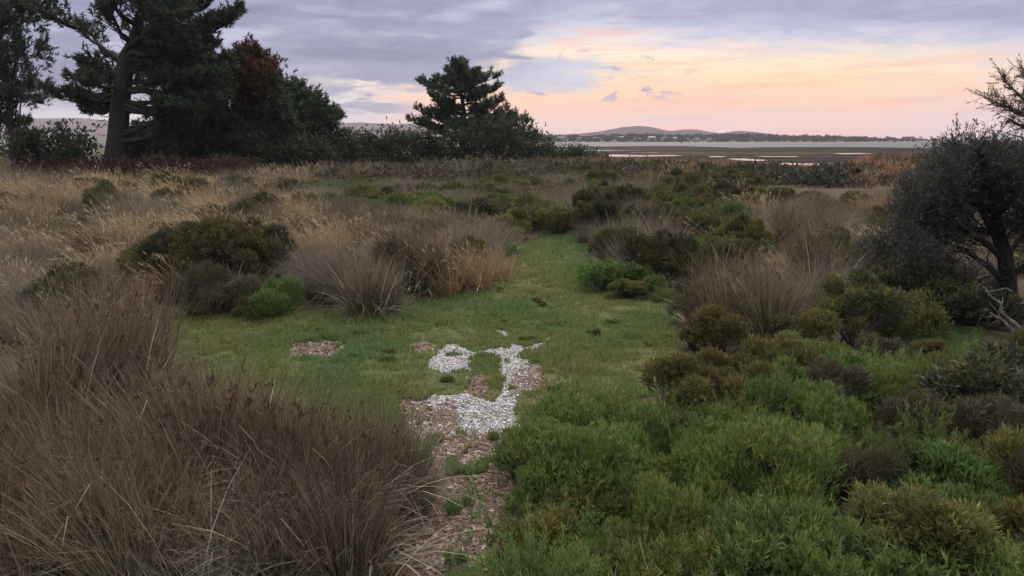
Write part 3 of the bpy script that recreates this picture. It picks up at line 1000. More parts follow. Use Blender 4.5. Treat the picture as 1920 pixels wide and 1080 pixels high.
def lobed_tree(name, label, px, py_base, Y, outline, pal, n=2600, leaf=0.34, depth=2.2, seed=0, brush=False, group=None, cat='tree', per=3, fill=0.35, clump=0.5):
    """trunk, boughs and a crown of clumps; outline rows: px, py, radius in pixels"""
    g = np.random.default_rng(seed)
    B = at_y(px, py_base, Y); base = np.array((B[0], Y, float(gz(B[0], Y))))
    t = thing(name, label, cat, tuple(base), group=group)
    lob = []
    for (ax, ay, ar) in outline:
        for rep in range(2):
            c = at_y(ax, ay, Y + g.uniform(-depth, depth) * (0.35 if rep == 0 else 1)) - base
            r = ar / F * Y * (1 if rep == 0 else g.uniform(0.6, 0.9))
            lob.append((c[0], c[1], c[2], r, r * 0.8, 0))
    lob = np.array(lob)
    b = Buf()
    top = lob[:, 2].max()
    TP = bent((0, 0, -0.2), (lob[:, 0].mean() * 0.6, 0, top * 0.75), 7, 0.0, g, 0.02)
    b.tube(TP, np.linspace(0.05 * top * 0.5 + 0.06, 0.04, 7), BARK_C, 8)
    tr = obj('trunk', b.mesh('trunk', M_BARK, True), t)
    bw = Buf()
    for l in lob:
        k = min(6, max(0, int(6 * l[2] / top * 0.7)))
        bw.tube(bent(TP[k], l[:3], 4, -0.04, g, 0.02), [0.07, 0.06, 0.04, 0.02], BARK_C, 5)
    pc, dc, kc = lobes_sample(g, lob, n // (13 if brush else 9), fill, -0.75, (0.7, 1.3))
    rep = g.integers(4, 22 if brush else 15, len(pc))
    sg = clump * np.repeat(g.uniform(0.5, 1.4, len(pc)), rep)
    p = np.repeat(pc, rep, 0) + np.repeat(dc, rep, 0) * (g.uniform(-0.6, 1.0, rep.sum()) * sg)[:, None] + g.normal(0, 1, (rep.sum(), 3)) * sg[:, None] * 0.5
    d, k = np.repeat(dc, rep, 0), np.repeat(kc, rep)
    if brush:      # leading shoots that stand out of the crown
        for i in range(46):
            l = lob[g.integers(0, len(lob))]
            dd = unit(np.array((g.normal(0, 0.8), g.normal(0, 0.5), abs(g.normal(0.6, 0.4)))))
            a0 = l[:3] + dd * l[3] * 0.8
            ln_ = l[3] * g.uniform(0.5, 1.0) * 0.8
            m_ = 7
            q_ = a0 + dd * (ln_ * np.linspace(0, 1, m_))[:, None] + (0, 0, 1) * (0.25 * ln_ * np.linspace(0, 1, m_) ** 2)[:, None]
            bw.tube(q_, np.linspace(0.04, 0.012, m_), BARK_C, 4)
            p = np.concatenate([p, np.repeat(q_, 2, 0) + g.normal(0, 0.09, (m_ * 2, 3))]); d = np.concatenate([d, np.tile(dd, (m_ * 2, 1))]); k = np.concatenate([k, np.zeros(m_ * 2, int)])
    obj('boughs', bw.mesh('boughs', M_BARK), tr)
    ok = p[:, 2] > 0.05
    p, d, k = p[ok], d[ok], k[ok]
    lc = g.uniform(0.75, 1.3, len(lob))
    cols = pick_cols(g, pal, len(p), 0.15) * lc[k][:, None]
    bl = Buf()
    ax = unit(d * 0.7 + np.array((0, 0, 0.5)) + g.normal(0, 0.35, (len(p), 3)))
    if brush:
        brushes(bl, g, p, ax, pal, 0.4, 15, 0.26, 0.07)
    else:
        leaves(bl, g, p, ax, cols, per, leaf, leaf * 0.36, 0.55)
    obj('crown', bl.mesh('crown', M_LEAF if not brush else M_NEEDLE), t)
    return t


DARKG = [(0.040, 0.056, 0.038, 3), (0.052, 0.068, 0.042, 2), (0.065, 0.070, 0.042, 1)]
BLUEG = [(0.034, 0.046, 0.034, 3), (0.05, 0.058, 0.04, 1)]
DULLG = [(0.045, 0.05, 0.034, 3), (0.06, 0.06, 0.04, 1.5), (0.035, 0.042, 0.03, 2)]


def wood():
    T = lobed_tree
    T('dying_pine', 'pine with a rust brown dying top right of the thick trunk', 470, 335, 55.2,
      [(474, 108, 10), (456, 116, 12), (492, 118, 9), (506, 132, 6), (452, 136, 14), (488, 138, 11), (476, 156, 12), (500, 156, 7), (455, 160, 16), (490, 176, 11)], RUST, 1500, brush=True, seed=61, depth=1.2)
    T('pine_tree', 'dense dark pine filling the gap right of the thick trunk', 400, 335, 55,
      [(390, 150, 30), (360, 205, 30), (420, 170, 36), (440, 140, 26), (330, 250, 30), (360, 255, 36), (420, 235, 42), (330, 290, 36), (400, 290, 44), (270, 270, 26)], NEEDLE, 5200, brush=True, seed=62, depth=2.0)
    T('pine_tree', 'shadowy pine below the rust brown treetop', 480, 335, 56,
      [(470, 190, 34), (510, 200, 30), (450, 240, 44), (500, 250, 42), (530, 235, 30), (470, 290, 44), (520, 292, 36), (500, 165, 20)], NEEDLE, 3200, brush=True, seed=63, depth=2.0)
    T('pine_tree', 'rounded green pine sloping down right of the rust brown tree', 565, 335, 60,
      [(520, 162, 16), (545, 178, 20), (560, 190, 20), (585, 196, 16), (570, 215, 26), (540, 210, 26), (606, 210, 14), (600, 228, 22), (560, 250, 34), (600, 260, 30), (622, 222, 10), (540, 290, 34), (590, 292, 34)], NEEDLE, 3600, brush=True, seed=64, depth=1.8)
    grp = 'dense bushes under and between the pines'
    specs = [('bush', 'grey green bush with ragged top right of the rounded pine', 640, 62, [(625, 245, 24), (648, 256, 26), (630, 280, 30), (660, 285, 28)], DULLG),
             ('bush', 'dark bush in front of the far violet hills', 690, 64, [(675, 256, 20), (700, 252, 20), (690, 280, 28), (715, 282, 26)], DARKG),
             ('bush', 'bush with a reddish grey top left of the lone pine', 738, 64, [(732, 246, 13), (745, 252, 18), (722, 262, 18), (745, 280, 28)], DULLG),
             ('bush', 'broad dark bush at the left foot of the lone pine', 790, 66, [(775, 256, 22), (800, 258, 24), (785, 284, 28), (815, 285, 28)], DARKG),
             ('bush', 'dense bush around the trunk of the lone pine', 860, 67, [(845, 262, 22), (880, 258, 24), (850, 286, 28), (890, 286, 28)], DARKG),
             ('bush', 'rounded bush at the right foot of the lone pine', 930, 68, [(915, 252, 24), (945, 250, 22), (930, 280, 30), (960, 282, 26)], DARKG),
             ('bush', 'bush sloping down towards the water right of the lone pine', 990, 72, [(972, 254, 18), (1000, 268, 18), (985, 284, 24), (1020, 282, 16)], DARKG),
             ('bush', 'low green bush ending the wood beside the mud flat', 1075, 80, [(1030, 290, 14), (1060, 293, 12), (1085, 294, 12), (1110, 297, 9), (1126, 299, 7)], [(0.045, 0.058, 0.03, 1), (0.055, 0.066, 0.034, 1)]),
             ('bush', 'dark bush at the left end of the wood in front of the trunk', 120, 46, [(150, 285, 26), (110, 270, 36), (130, 310, 30), (60, 290, 40)], DARKG),
             ('bush', 'black green bush in the shade right of the thick trunk', 290, 52, [(275, 285, 26), (310, 280, 30), (340, 296, 26), (260, 305, 18)], DARKG),
             ('bush', 'shaded bush under the rust brown pine', 450, 53, [(420, 290, 28), (460, 285, 30), (490, 295, 28)], DARKG),
             ('bush', 'dull green bush under the rounded pine', 560, 55, [(530, 290, 26), (565, 288, 28), (600, 290, 26)], DULLG)]
    specs = [sp[:4] + ([(a, b_ + ((14, 19, 19, 14)[j] if j < 4 else 0), c) for a, b_, c in sp[4]],) + sp[5:] for j, sp in enumerate(specs)]
    for i, (nm, lb, px, Y, ol, pal) in enumerate(specs):
        T(nm, lb, px, 330, Y, ol, pal, 1500, leaf=0.26, seed=80 + i, depth=1.5, group=grp, cat='bush', per=4)
    # two more pines going on to the left, outside the photograph's edge
    T('pine_tree', 'pine at the far left edge beyond the old pine', 40, 335, 57, [(0, 60, 50), (-40, 100, 50), (30, 110, 44), (-20, 170, 56), (40, 180, 40), (-70, 220, 50), (10, 240, 46), (-20, 0, 46), (40, 30, 36)], NEEDLE, 3600, brush=True, seed=95, depth=2.4)
    # rust coloured dead bracken under the pines
    g = np.random.default_rng(77)
    b = Buf()
    for i in range(150):
        px = g.uniform(60, 470)
        x, y = gp(px, 300, 0); y = g.uniform(42, 47); x = (px - 960) / F * y
        c = np.array((x, y, float(gz(x, y))))
        p, d, k = lobes_sample(g, [(c[0], c[1], c[2] + 0.3, 0.9, 0.9 * g.uniform(0.7, 1.5), 0)], 40, 0.3)
        leaves(b, g, p, unit(d + (0, 0, 0.5)), pick_cols(g, [(0.085, 0.045, 0.032, 1), (0.06, 0.035, 0.03, 1), (0.045, 0.04, 0.028, 1)], len(p)), 4, 0.28, 0.07, 0.6)
    tag(obj('dead_bracken', b.mesh('dead_bracken', M_LEAF)), 'rust brown dead bracken spread beneath the pines', 'bracken', kind='stuff')


wood()

# ------------------------------------------------------------------ plants: meshes of each kind
BROWN = [(0.0885, 0.0713, 0.0495, 3), (0.0645, 0.0575, 0.044, 3), (0.1354, 0.1058, 0.0682, 1.5), (0.0625, 0.0713, 0.0418, 1.2), (0.2139, 0.17, 0.1155, 0.9)]
STRAWTIP = [(0.336, 0.258, 0.162, 2), (0.276, 0.198, 0.12, 2), (0.408, 0.336, 0.228, 0.8)]
STRAW = [(0.26, 0.1715, 0.096, 3), (0.208, 0.1397, 0.084, 2), (0.325, 0.2286, 0.132, 2), (0.169, 0.1461, 0.072, 1)]
GREY = [(0.1628, 0.1404, 0.115, 3), (0.126, 0.108, 0.09, 2), (0.1995, 0.1728, 0.14, 1), (0.126, 0.1242, 0.075, 1)]
GREENGOLD = [(0.1001, 0.1458, 0.0405, 3), (0.1336, 0.1744, 0.0457, 2), (0.0735, 0.1188, 0.038, 3)]
FRESH = [(0.0858, 0.1368, 0.0408, 3), (0.1092, 0.1584, 0.0432, 2), (0.0702, 0.108, 0.0384, 2)]
OLIVE = [(0.1075, 0.1037, 0.0396, 3), (0.0822, 0.086, 0.0374, 3), (0.1518, 0.1265, 0.0418, 1.5)]
GOLD = [(0.1898, 0.1581, 0.0483, 3), (0.1392, 0.1328, 0.046, 2), (0.1012, 0.1076, 0.0414, 2)]
TWIGGY = [(0.080, 0.068, 0.040, 3), (0.062, 0.056, 0.033, 2), (0.066, 0.072, 0.034, 2)]


def tussock_variant(kind, seed):
    g = np.random.default_rng(seed)
    b, s = Buf(), Buf()
    if kind == 'rush':        # tall brown rush, upright, near
        cen = np.stack([g.normal(0, 0.2, 6), g.normal(0, 0.2, 6), np.zeros(6)], -1)
        blades(b, g, 1650, 0.13, (0.98, 0.26), (0.02, 0.34), (-0.1, 0.4), 0.0082, BROWN, STRAWTIP, (-0.03, 0), 4, centers=cen, tipmix=0.6)
        blades(b, g, 620, 0.24, (0.6, 0.24), (0.2, 1.1), (0.3, 1.5), 0.0085, BROWN + GREY + STRAW[:2], None, (0, 0), 4, centers=cen, kink=0.5)
        P, D = blades(b, g, 60, 0.15, (1.02, 0.15), (0.0, 0.28), (0.0, 0.3), 0.008, BROWN, None, (-0.03, 0), 4, centers=cen, kink=0)
        leaves(b, g, P - D * 0.07, D, pick_cols(g, [(0.07, 0.042, 0.028, 1), (0.10, 0.06, 0.04, 1)], len(P)), 5, 0.07, 0.013, 0.45)
        blades(s, g, 130, 0.2, (0.85, 0.25), (0.15, 0.7), (0.3, 1.6), 0.012, [(0.40, 0.37, 0.30, 1), (0.30, 0.26, 0.18, 1)], None, (-0.1, 0), 5, centers=cen)
        return b.mesh('blades', M_GRASS), s.mesh('bleached_blades', M_GRASS), 'bleached_blades'
    if kind == 'straw':       # wind-combed straw grass with pale heads
        cen = np.stack([g.normal(0, 0.2, 5), g.normal(0, 0.2, 5), np.zeros(5)], -1)
        blades(b, g, 1000, 0.22, (0.82, 0.18), (0.05, 0.5), (0.1, 0.7), 0.009, STRAW, STRAWTIP, (-0.35, -0.05), 4, centers=cen)
        P, D = blades(s, g, 130, 0.24, (1.05, 0.2), (0.02, 0.45), (0.1, 0.6), 0.009, [(0.36, 0.29, 0.18, 1)], STRAWTIP, (-0.55, -0.05), 4, centers=cen)
        leaves(s, g, P - D * 0.12, D, pick_cols(g, STRAWTIP, len(P)), 3, 0.12, 0.013, 0.12)
        return b.mesh('blades', M_GRASS), s.mesh('seed_heads', M_GRASS), 'seed_heads'
    if kind == 'grey':        # fine grey-brown rush clump
        cen = np.stack([g.normal(0, 0.14, 5), g.normal(0, 0.14, 5), np.zeros(5)], -1)
        blades(b, g, 1500, 0.20, (0.80, 0.2), (0.1, 0.65), (0.0, 0.5), 0.0075, GREY, STRAW, (-0.1, 0), 3, centers=cen, tipmix=0.3)
        blades(s, g, 26, 0.18, (0.95, 0.2), (0.1, 0.6), (0.3, 1.0), 0.010, [(0.34, 0.30, 0.23, 1)], None, (-0.2, 0), 4, centers=cen)
        return b.mesh('blades', M_GRASS), s.mesh('bleached_blades', M_GRASS), 'bleached_blades'


def shrub_variant(seed, pal, tips=None, H=0.5, Rr=0.42, nl=9, n=1500, per=5, leaf=0.055, lw=0.011, up=0.55, spread=0.35, lobe=(0.24, 0.42), shell=(0.82, 1.04), twigs=0):
    g = np.random.default_rng(seed)
    lob = []
    for i in range(nl):
        a = g.uniform(0, 2 * math.pi); r = Rr * 0.75 * math.sqrt(g.uniform(0, 1))
        rr = Rr * g.uniform(*lobe)
        lob.append((r * math.cos(a), r * math.sin(a), max(rr * 0.7, H * (1 - 0.55 * (r / Rr) ** 2) * g.uniform(0.55, 1.05) - rr * 0.8), rr, rr * g.uniform(0.8, 1.15), 0))
    lob = np.array(lob)
    p, d, k = lobes_sample(g, lob, n, 0.22, -0.5, shell)
    lobc = pick_cols(g, pal, nl, 0.18)
    cols = lobc[k] * 0.6 + pick_cols(g, pal, len(p), 0.15) * 0.4
    if tips is not None:      # new growth at the shoot ends
        f = (g.uniform(0, 1, len(p)) < np.clip(d[:, 2] * 0.8, 0, 1) * g.uniform(0.3, 1.0, nl)[k])[:, None] * 0.8
        cols = cols * (1 - f) + pick_cols(g, tips, len(p)) * f
    ax = unit(d * (1 - up) + np.array((0, 0, up)) + g.normal(0, 0.18, (len(p), 3)))
    b = Buf()
    leaves(b, g, p, ax, cols, per, leaf, lw, spread, along=1.0)
    s = Buf()
    for l in lob:
        for rep in range(2):
            e = l[:3] + g.normal(0, l[3] * 0.4, 3)
            s.tube(bent((g.normal(0, 0.03), g.normal(0, 0.03), -0.03), e, 4, 0.0, g, 0.05), [0.011, 0.008, 0.006, 0.003], (0.07, 0.055, 0.045), 4)
    for i in range(twigs):
        l = lob[g.integers(0, nl)]
        e = l[:3] + unit(g.normal(0, 1, 3) + (0, 0, 0.6)) * l[3] * g.uniform(0.9, 1.35)
        s.tube(bent(l[:3] * (0.3, 0.3, 0.3), e, 4, 0.05, g, 0.06), [0.006, 0.005, 0.004, 0.002], (0.17, 0.15, 0.13), 3)
    return b.mesh('foliage', M_LEAF), s.mesh('stems', M_TWIG)


def plume_variant(seed, pal, tips, H=0.5, Rr=0.46, npl=120, nlf=84):
    """many upright feathery shoots of uneven height growing into each other"""
    g = np.random.default_rng(seed)
    a = g.uniform(0, 6.28, npl); r0 = Rr * np.sqrt(g.uniform(0, 1, npl))
    q = fbm(r0 * np.cos(a) * 5 + seed, r0 * np.sin(a) * 5, seed, 2)
    h = H * (1.12 - 0.82 * (r0 / Rr) ** 2) * (0.35 + 1.2 * q) * g.uniform(0.75, 1.2, npl)
    b0 = np.stack([r0 * np.cos(a) * 0.75, r0 * np.sin(a) * 0.75, np.full(npl, -0.02)], -1)
    lean = np.stack([np.cos(a) * r0 / Rr, np.sin(a) * r0 / Rr], -1) * g.uniform(0.15, 0.75, (npl, 1)) + g.normal(0, 0.16, (npl, 2))
    t = g.uniform(0.28, 1.0, (npl, nlf)) ** 0.8
    P = b0[:, None] + np.stack([lean[:, None, 0] * h[:, None] * t ** 1.5, lean[:, None, 1] * h[:, None] * t ** 1.5, h[:, None] * t], -1)
    rad = 0.034 * g.uniform(0.6, 1.5, npl)[:, None] * (1.25 - t)
    off = g.normal(0, 1, (npl, nlf, 3)) * rad[..., None]
    P = P + off
    ax = unit(np.concatenate([lean, np.ones((npl, 1))], 1)[:, None] + off / 0.05 * 0.5)
    patch = pick_cols(g, pal, 6, 0.15)[(q * 11).astype(int) % 6]
    pc = (patch * 0.65 + pick_cols(g, pal, npl, 0.2) * 0.35)[:, None]
    tc = pick_cols(g, tips, npl, 0.15)[:, None]
    f = (np.clip((t - 0.62) / 0.38, 0, 1) * g.uniform(0.2, 1.0, (npl, 1)))[..., None]
    C = pc * (1 - f) + tc * f
    b, s = Buf(), Buf()
    leaves(b, g, P.reshape(-1, 3), ax.reshape(-1, 3), C.reshape(-1, 3), 1, 0.042, 0.0075, 0.28)
    for i in range(0, npl, 3):
        e = b0[i] + np.array((lean[i, 0] * h[i], lean[i, 1] * h[i], h[i])) * 0.85
        s.tube(np.stack([b0[i], (b0[i] * 0.5 + e * 0.5), e]), [0.006, 0.005, 0.002], (0.10, 0.075, 0.055), 3)
    for i in range(7):
        p = np.array((g.normal(0, Rr * 0.5), g.normal(0, Rr * 0.5), H * 0.2))
        s.tube(bent(p, p + np.array((g.normal(0, 0.14), g.normal(0, 0.14), H * g.uniform(0.5, 1.0))), 4, 0.05, g, 0.06), [0.005, 0.004, 0.003, 0.002], (0.22, 0.19, 0.15), 3)
    return b.mesh('foliage', M_LEAF), s.mesh('stems', M_TWIG)


KINDS = {}
for kind in ('rush', 'straw', 'grey'):
    KINDS[kind] = [tussock_variant(kind, 100 + i) for i in range(5)]
TIPY = [(0.165, 0.20, 0.055, 2), (0.21, 0.20, 0.06, 1)]
KINDS['samphire'] = [plume_variant(200 + i, GREENGOLD, TIPY, 0.42) for i in range(2)] + [shrub_variant(205 + i, GREENGOLD, TIPY, 0.46, 0.46, 15, 2500, 7, 0.041, 0.0073, 0.72, 0.30, (0.22, 0.40), (0.78, 1.18), 8) for i in range(3)]
TIPG = [(0.14, 0.19, 0.055, 1), (0.17, 0.20, 0.06, 1)]
KINDS['fresh'] = [plume_variant(220 + i, FRESH, TIPG, 0.42) for i in range(2)] + [shrub_variant(225 + i, FRESH, TIPG, 0.46, 0.46, 15, 2700, 7, 0.040, 0.0070, 0.72, 0.30, (0.22, 0.40), (0.78, 1.18), 8) for i in range(3)]
KINDS['golden'] = [shrub_variant(240 + i, OLIVE, GOLD, 0.6, 0.42, 9, 1900, 5, 0.05, 0.010, 0.5, 0.4, twigs=14) for i in range(4)]
KINDS['heath'] = [shrub_variant(260 + i, OLIVE, GOLD if i % 2 else OLIVE, 0.55, 0.55, 12, 1200, 5, 0.07, 0.018, 0.5, 0.4, twigs=10) for i in range(6)]
KINDS['darkheath'] = [shrub_variant(280 + i, DULLG, OLIVE, 0.6, 0.55, 12, 1200, 5, 0.07, 0.018, 0.45, 0.45, twigs=14) for i in range(4)]
KINDS['greenheath'] = [shrub_variant(290 + i, FRESH, GREENGOLD, 0.5, 0.5, 11, 1300, 5, 0.065, 0.016, 0.55, 0.4) for i in range(4)]
KINDS['bigshrub'] = [shrub_variant(320 + i, [DULLG + OLIVE, OLIVE + TWIGGY, DULLG + TWIGGY][i % 3], [GOLD, OLIVE, GOLD][i % 3], 1.25, 0.75, 26, 3400, 5, 0.065, 0.014, 0.5, 0.42, (0.16, 0.30), twigs=70) for i in range(4)]
KINDS['twiggy'] = [shrub_variant(300 + i, TWIGGY, [(0.11, 0.09, 0.07, 1), (0.075, 0.08, 0.04, 1)], 0.6, 0.42, 9, 1300, 5, 0.07, 0.007, 0.6, 0.5, twigs=60) for i in range(4)]
NAMES = {'rush': ('rush_tussock', 'tussock'), 'straw': ('straw_tussock', 'tussock'), 'grey': ('grey_tussock', 'tussock'), 'samphire': ('samphire_shrub', 'shrub'),
         'fresh': ('samphire_shrub', 'shrub'), 'golden': ('golden_shrub', 'shrub'), 'bigshrub': ('bushy_shrub', 'shrub'), 'heath': ('heath_shrub', 'shrub'), 'darkheath': ('heath_shrub', 'shrub'),
         'greenheath': ('heath_shrub', 'shrub'), 'twiggy': ('twiggy_shrub', 'shrub')}
PLACED = []
prng = np.random.default_rng(99)


def plant(kind, x, y, label, group=None, s=1.0, sz=None, rot=None):
    v = KINDS[kind][prng.integers(0, len(KINDS[kind]))]
    nm, cat = NAMES[kind]
    wind = kind in ('straw', 'rush', 'grey')
    rz = rot if rot is not None else (prng.uniform(-0.5, 0.5) if wind else prng.uniform(0, 6.28))
    sz = (sz if sz else s) * (0.84 if wind else 1.0)
    t = thing(nm, label, cat, (x, y, float(gz(x, y)) - 0.02), rz, (s, s, sz), group)
    obj(v[0].name.split('.')[0], v[0], t)
    obj(v[2] if len(v) > 2 else 'stems', v[1], t)
    PLACED.append((x, y, 0.42 * s))
    return t


def plant_px(kind, px, py, label, group=None, s=1.0, sz=None):
    x, y = gp(px, py)
    return plant(kind, x, y, label, group, s, sz)


# hand-placed plants: kind, base pixel, label, width scale, height scale
HAND = [
    ('rush', 215, 790, 'tall tan rush tussock rising alone at the left edge', 1.1, 1.22),
    ('rush', 150, 770, 'tan rush tussock half cut by the left edge of the photo', 1.1, 1.15),
    ('grey', 280, 790, 'grey fringe of rushes right of the tall tan tussock', 0.85, 0.85),
    ('rush', 100, 830, 'rush tussock in front of the leftmost tan tussock', 1.1, 1.1),
    ('rush', 500, 935, 'brown rush tussock with the highest upright stalks in the near clump', 0.95, 1.08),
    ('rush', 400, 930, 'brown rush tussock left of the highest stalks in the near clump', 1.05, 1.02),
    ('rush', 300, 925, 'grey brown rush tussock in front of the tan one at left', 0.95, 0.88),
    ('rush', 575, 950, 'dark rush tussock with long bleached blades bent over it', 0.95, 0.92),
    ('rush', 640, 950, 'reddish brown upright rush tussock near the salt patch', 0.85, 0.9),
    ('rush', 715, 960, 'last rush tussock of the near clump beside the litter strip', 0.72, 0.8),
    ('grey', 775, 960, 'small leaning grass tussock beside the reddish litter strip', 0.45, 0.5),
    ('bigshrub', 420, 560, 'big dark olive shrub with tawny top in the left bush group', 1.05, 1.1),
    ('bigshrub', 485, 548, 'golden topped shrub at the right of the left bush group', 0.9, 1.0),
    ('bigshrub', 310, 550, 'dark green shrub at the left end of the left bush group', 0.9, 0.85),
    ('bigshrub', 365, 540, 'grey green shrub in the middle of the left bush group', 0.9, 0.95),
    ('twiggy', 375, 592, 'dead looking grey twiggy shrub in front of the left bush group', 1.3, 1.2),
    ('twiggy', 445, 592, 'shaded bare twigs behind the bright green little shrub', 1.0, 1.0),
    ('fresh', 500, 596, 'bright green small shrub at the edge of the lawn', 0.95, 1.0),
    ('fresh', 533, 588, 'bright green upright shrublet beside the small bright one', 0.7, 1.25),
    ('golden', 470, 598, 'low olive shrublet at the left foot of the bright green shrub', 0.6, 0.6),
    ('rush', 690, 592, 'dark brown rounded tussock standing out onto the lawn', 0.95, 0.95),
    ('grey', 640, 572, 'pale grey tussock left of the dark rounded one', 1.25, 1.15),
    ('grey', 600, 560, 'grey purple tussock right of the bright green shrub', 1.2, 1.1),
    ('twiggy', 770, 552, 'blackish twiggy clump with a shaded hollow at the lawn edge', 1.6, 1.55),
    ('rush', 765, 545, 'dark tussock behind the blackish twiggy clump', 1.25, 1.1),
    ('straw', 850, 546, 'tan straw tussock spilling onto the lawn edge', 1.0, 1.0),
    ('straw', 895, 528, 'pale yellow bent tussock nearest the track on the left', 0.9, 0.8),
    ('grey', 893, 502, 'grey brown tussock left of the track where it narrows', 1.2, 1.25),
    ('greenheath', 938, 482, 'small green shrub on the left edge of the narrow track', 0.75, 0.75),
    ('golden', 955, 446, 'yellow green shrub where the track begins on the left', 1.6, 1.3),
    ('golden', 1046, 440, 'pale olive clump closing the far end of the track', 1.6, 1.3),
    ('grey', 1098, 456, 'small dark upright tussock at the right of the track end', 0.55, 0.75),
    ('twiggy', 1138, 490, 'brown upright clump on the right edge of the track', 0.9, 1.15),
    ('greenheath', 1150, 545, 'spreading fresh green shrub at the lawn edge right of the track', 1.3, 1.0),
    ('greenheath', 1128, 530, 'little green shrub poking onto the track from the right', 0.8, 0.7),
    ('greenheath', 1195, 552, 'green shrub beneath the golden one right of the track', 1.2, 0.95),
    ('bigshrub', 1235, 535, 'large golden topped shrub right of the track', 1.0, 0.85),
    ('golden', 1180, 560, 'low golden shrub on the lawn edge right of the track', 0.9, 0.5),
    ('fresh', 1255, 566, 'low green shrublet at the lawn corner before the grey brush', 0.8, 0.5),
    ('bigshrub', 1360, 535, 'neat rounded dark olive shrub beside the tan grass', 0.85, 0.75),
    ('bigshrub', 1305, 480, 'olive dome shrub behind the large golden one', 1.0, 0.85),
    ('bigshrub', 1255, 455, 'broad olive shrub higher up the slope right of the track', 1.1, 0.8),
    ('bigshrub', 1160, 500, 'green gold shrub rising beside the narrow track at right', 0.85, 0.7),
    ('twiggy', 1310, 600, 'grey brushy shrub with pale dry stalks on the right lawn edge', 1.1, 0.95),
    ('rush', 1440, 640, 'dark tall tussock between the two golden shrubs', 1.15, 1.1),
    ('rush', 1390, 620, 'brown dry tussock behind the left golden shrub', 1.1, 0.95),
    ('golden', 1345, 665, 'golden olive shrub leaning onto the lawn at right', 1.15, 1.0),
    ('golden', 1300, 655, 'small golden tuft on the lawn edge left of a golden shrub', 0.6, 0.65),
    ('golden', 1510, 670, 'rounded shrub with yellow flower tips left of the shady glade', 1.05, 0.98),
    ('bigshrub', 1600, 650, 'tall olive green shrub behind the yellow tipped shrub', 0.8, 0.8),
    ('heath', 1680, 635, 'dark olive shrub beside the shaded black hollow', 1.0, 1.1),
    ('golden', 1400, 790, 'golden tipped shrub standing above the green carpet', 0.85, 0.95),
    ('golden', 1460, 745, 'yellow olive shrub right of the lawn corner', 1.0, 1.05),
    ('golden', 1360, 745, 'olive shrub at the corner of the lawn and the green carpet', 0.95, 0.8),
    ('twiggy', 1280, 870, 'brown fading shrub in the middle of the green carpet', 0.6, 0.7),
    ('twiggy', 1640, 705, 'pale dry shrub remains left of the shady glade', 0.9, 0.7),
    ('twiggy', 1560, 800, 'brown shaded twiggy shrub in the right foreground', 1.0, 0.9),
    ('twiggy', 1690, 850, 'dead brown shrub with bleached branches in the right foreground', 1.05, 0.85),
    ('twiggy', 1830, 860, 'dark bare shrub near the right edge of the foreground', 1.1, 0.9),
    ('twiggy', 1830, 770, 'grey twiggy shrub below the dead limbs of the tea tree', 1.0, 0.8),
    ('darkheath', 1880, 800, 'dark green shrub at the right edge below the dead limbs', 1.5, 1.15),
    ('greenheath', 620, 378, 'low dark green shrub in the left tan grass', 1.8, 1.6),
    ('darkheath', 545, 378, 'dark shrub island in the far left grass', 2.2, 1.7),
    ('darkheath', 440, 376, 'green black shrub island left in the far grass', 2.0, 1.6),
    ('greenheath', 800, 405, 'wide fresh green shrub patch left of the track', 2.2, 1.5),
    ('greenheath', 730, 405, 'dark green shrub left of the wide fresh green patch', 1.8, 1.4),
    ('golden', 660, 470, 'low yellow green mound among grey tussocks at left', 1.4, 0.9),
]
for kd, px, py, lb, s, sz in HAND:
    plant_px(kd, px, py, lb, None, s, sz)


# short names of easily found plants, for telling their neighbours apart
LM = [('tall tan tussock', 215, 700), ('highest rush stalks', 500, 800), ('long bleached blades', 610, 880), ('reddish brown rush', 710, 850), ('litter strip', 880, 960), ('left bush group', 430, 510), ('bright green shrublet', 510, 550),
      ('dark rounded tussock', 685, 540), ('blackish twiggy clump', 785, 500), ('yellow bent tussock', 890, 500), ('track end', 1046, 425), ('brown clump by the track', 1120, 460), ('spreading green shrub', 1150, 520), ('golden topped shrub', 1235, 500),
      ('rounded olive shrub', 1360, 500), ('pale stalked brush', 1310, 570), ('dark rush between golden shrubs', 1440, 590), ('golden olive shrub', 1340, 620), ('yellow tipped shrub', 1510, 630), ('shady glade', 1740, 640), ('golden shrub pair', 1410, 740),
      ('brown fading shrub', 1280, 820), ('dead brown shrub', 1690, 800), ('dark bare shrub', 1830, 810), ('dead limbs', 1880, 620), ('tea tree crown', 1740, 420), ('wide green patch', 800, 385), ('dark shrub island', 545, 350), ('green black island', 440, 355),
      ('yellow green mound', 660, 440), ('lone pine', 868, 320), ('old pine trunk', 218, 330), ('rust brown treetop', 480, 335), ('tidal pools', 1480, 312), ('salt crust', 880, 740), ('lawn corner', 1280, 700), ('hooked stick', 1600, 640)]
LOOK = {'rush': 'brown rush tussock', 'straw': 'straw coloured tussock', 'grey': 'grey brown tussock', 'samphire': 'yellow green samphire', 'fresh': 'fresh green samphire', 'golden': 'golden tipped shrub',
        'heath': 'olive heath shrub', 'darkheath': 'dark heath shrub', 'greenheath': 'green heath shrub', 'twiggy': 'brown twiggy shrub', 'bigshrub': 'bushy olive shrub'}
USED = set()


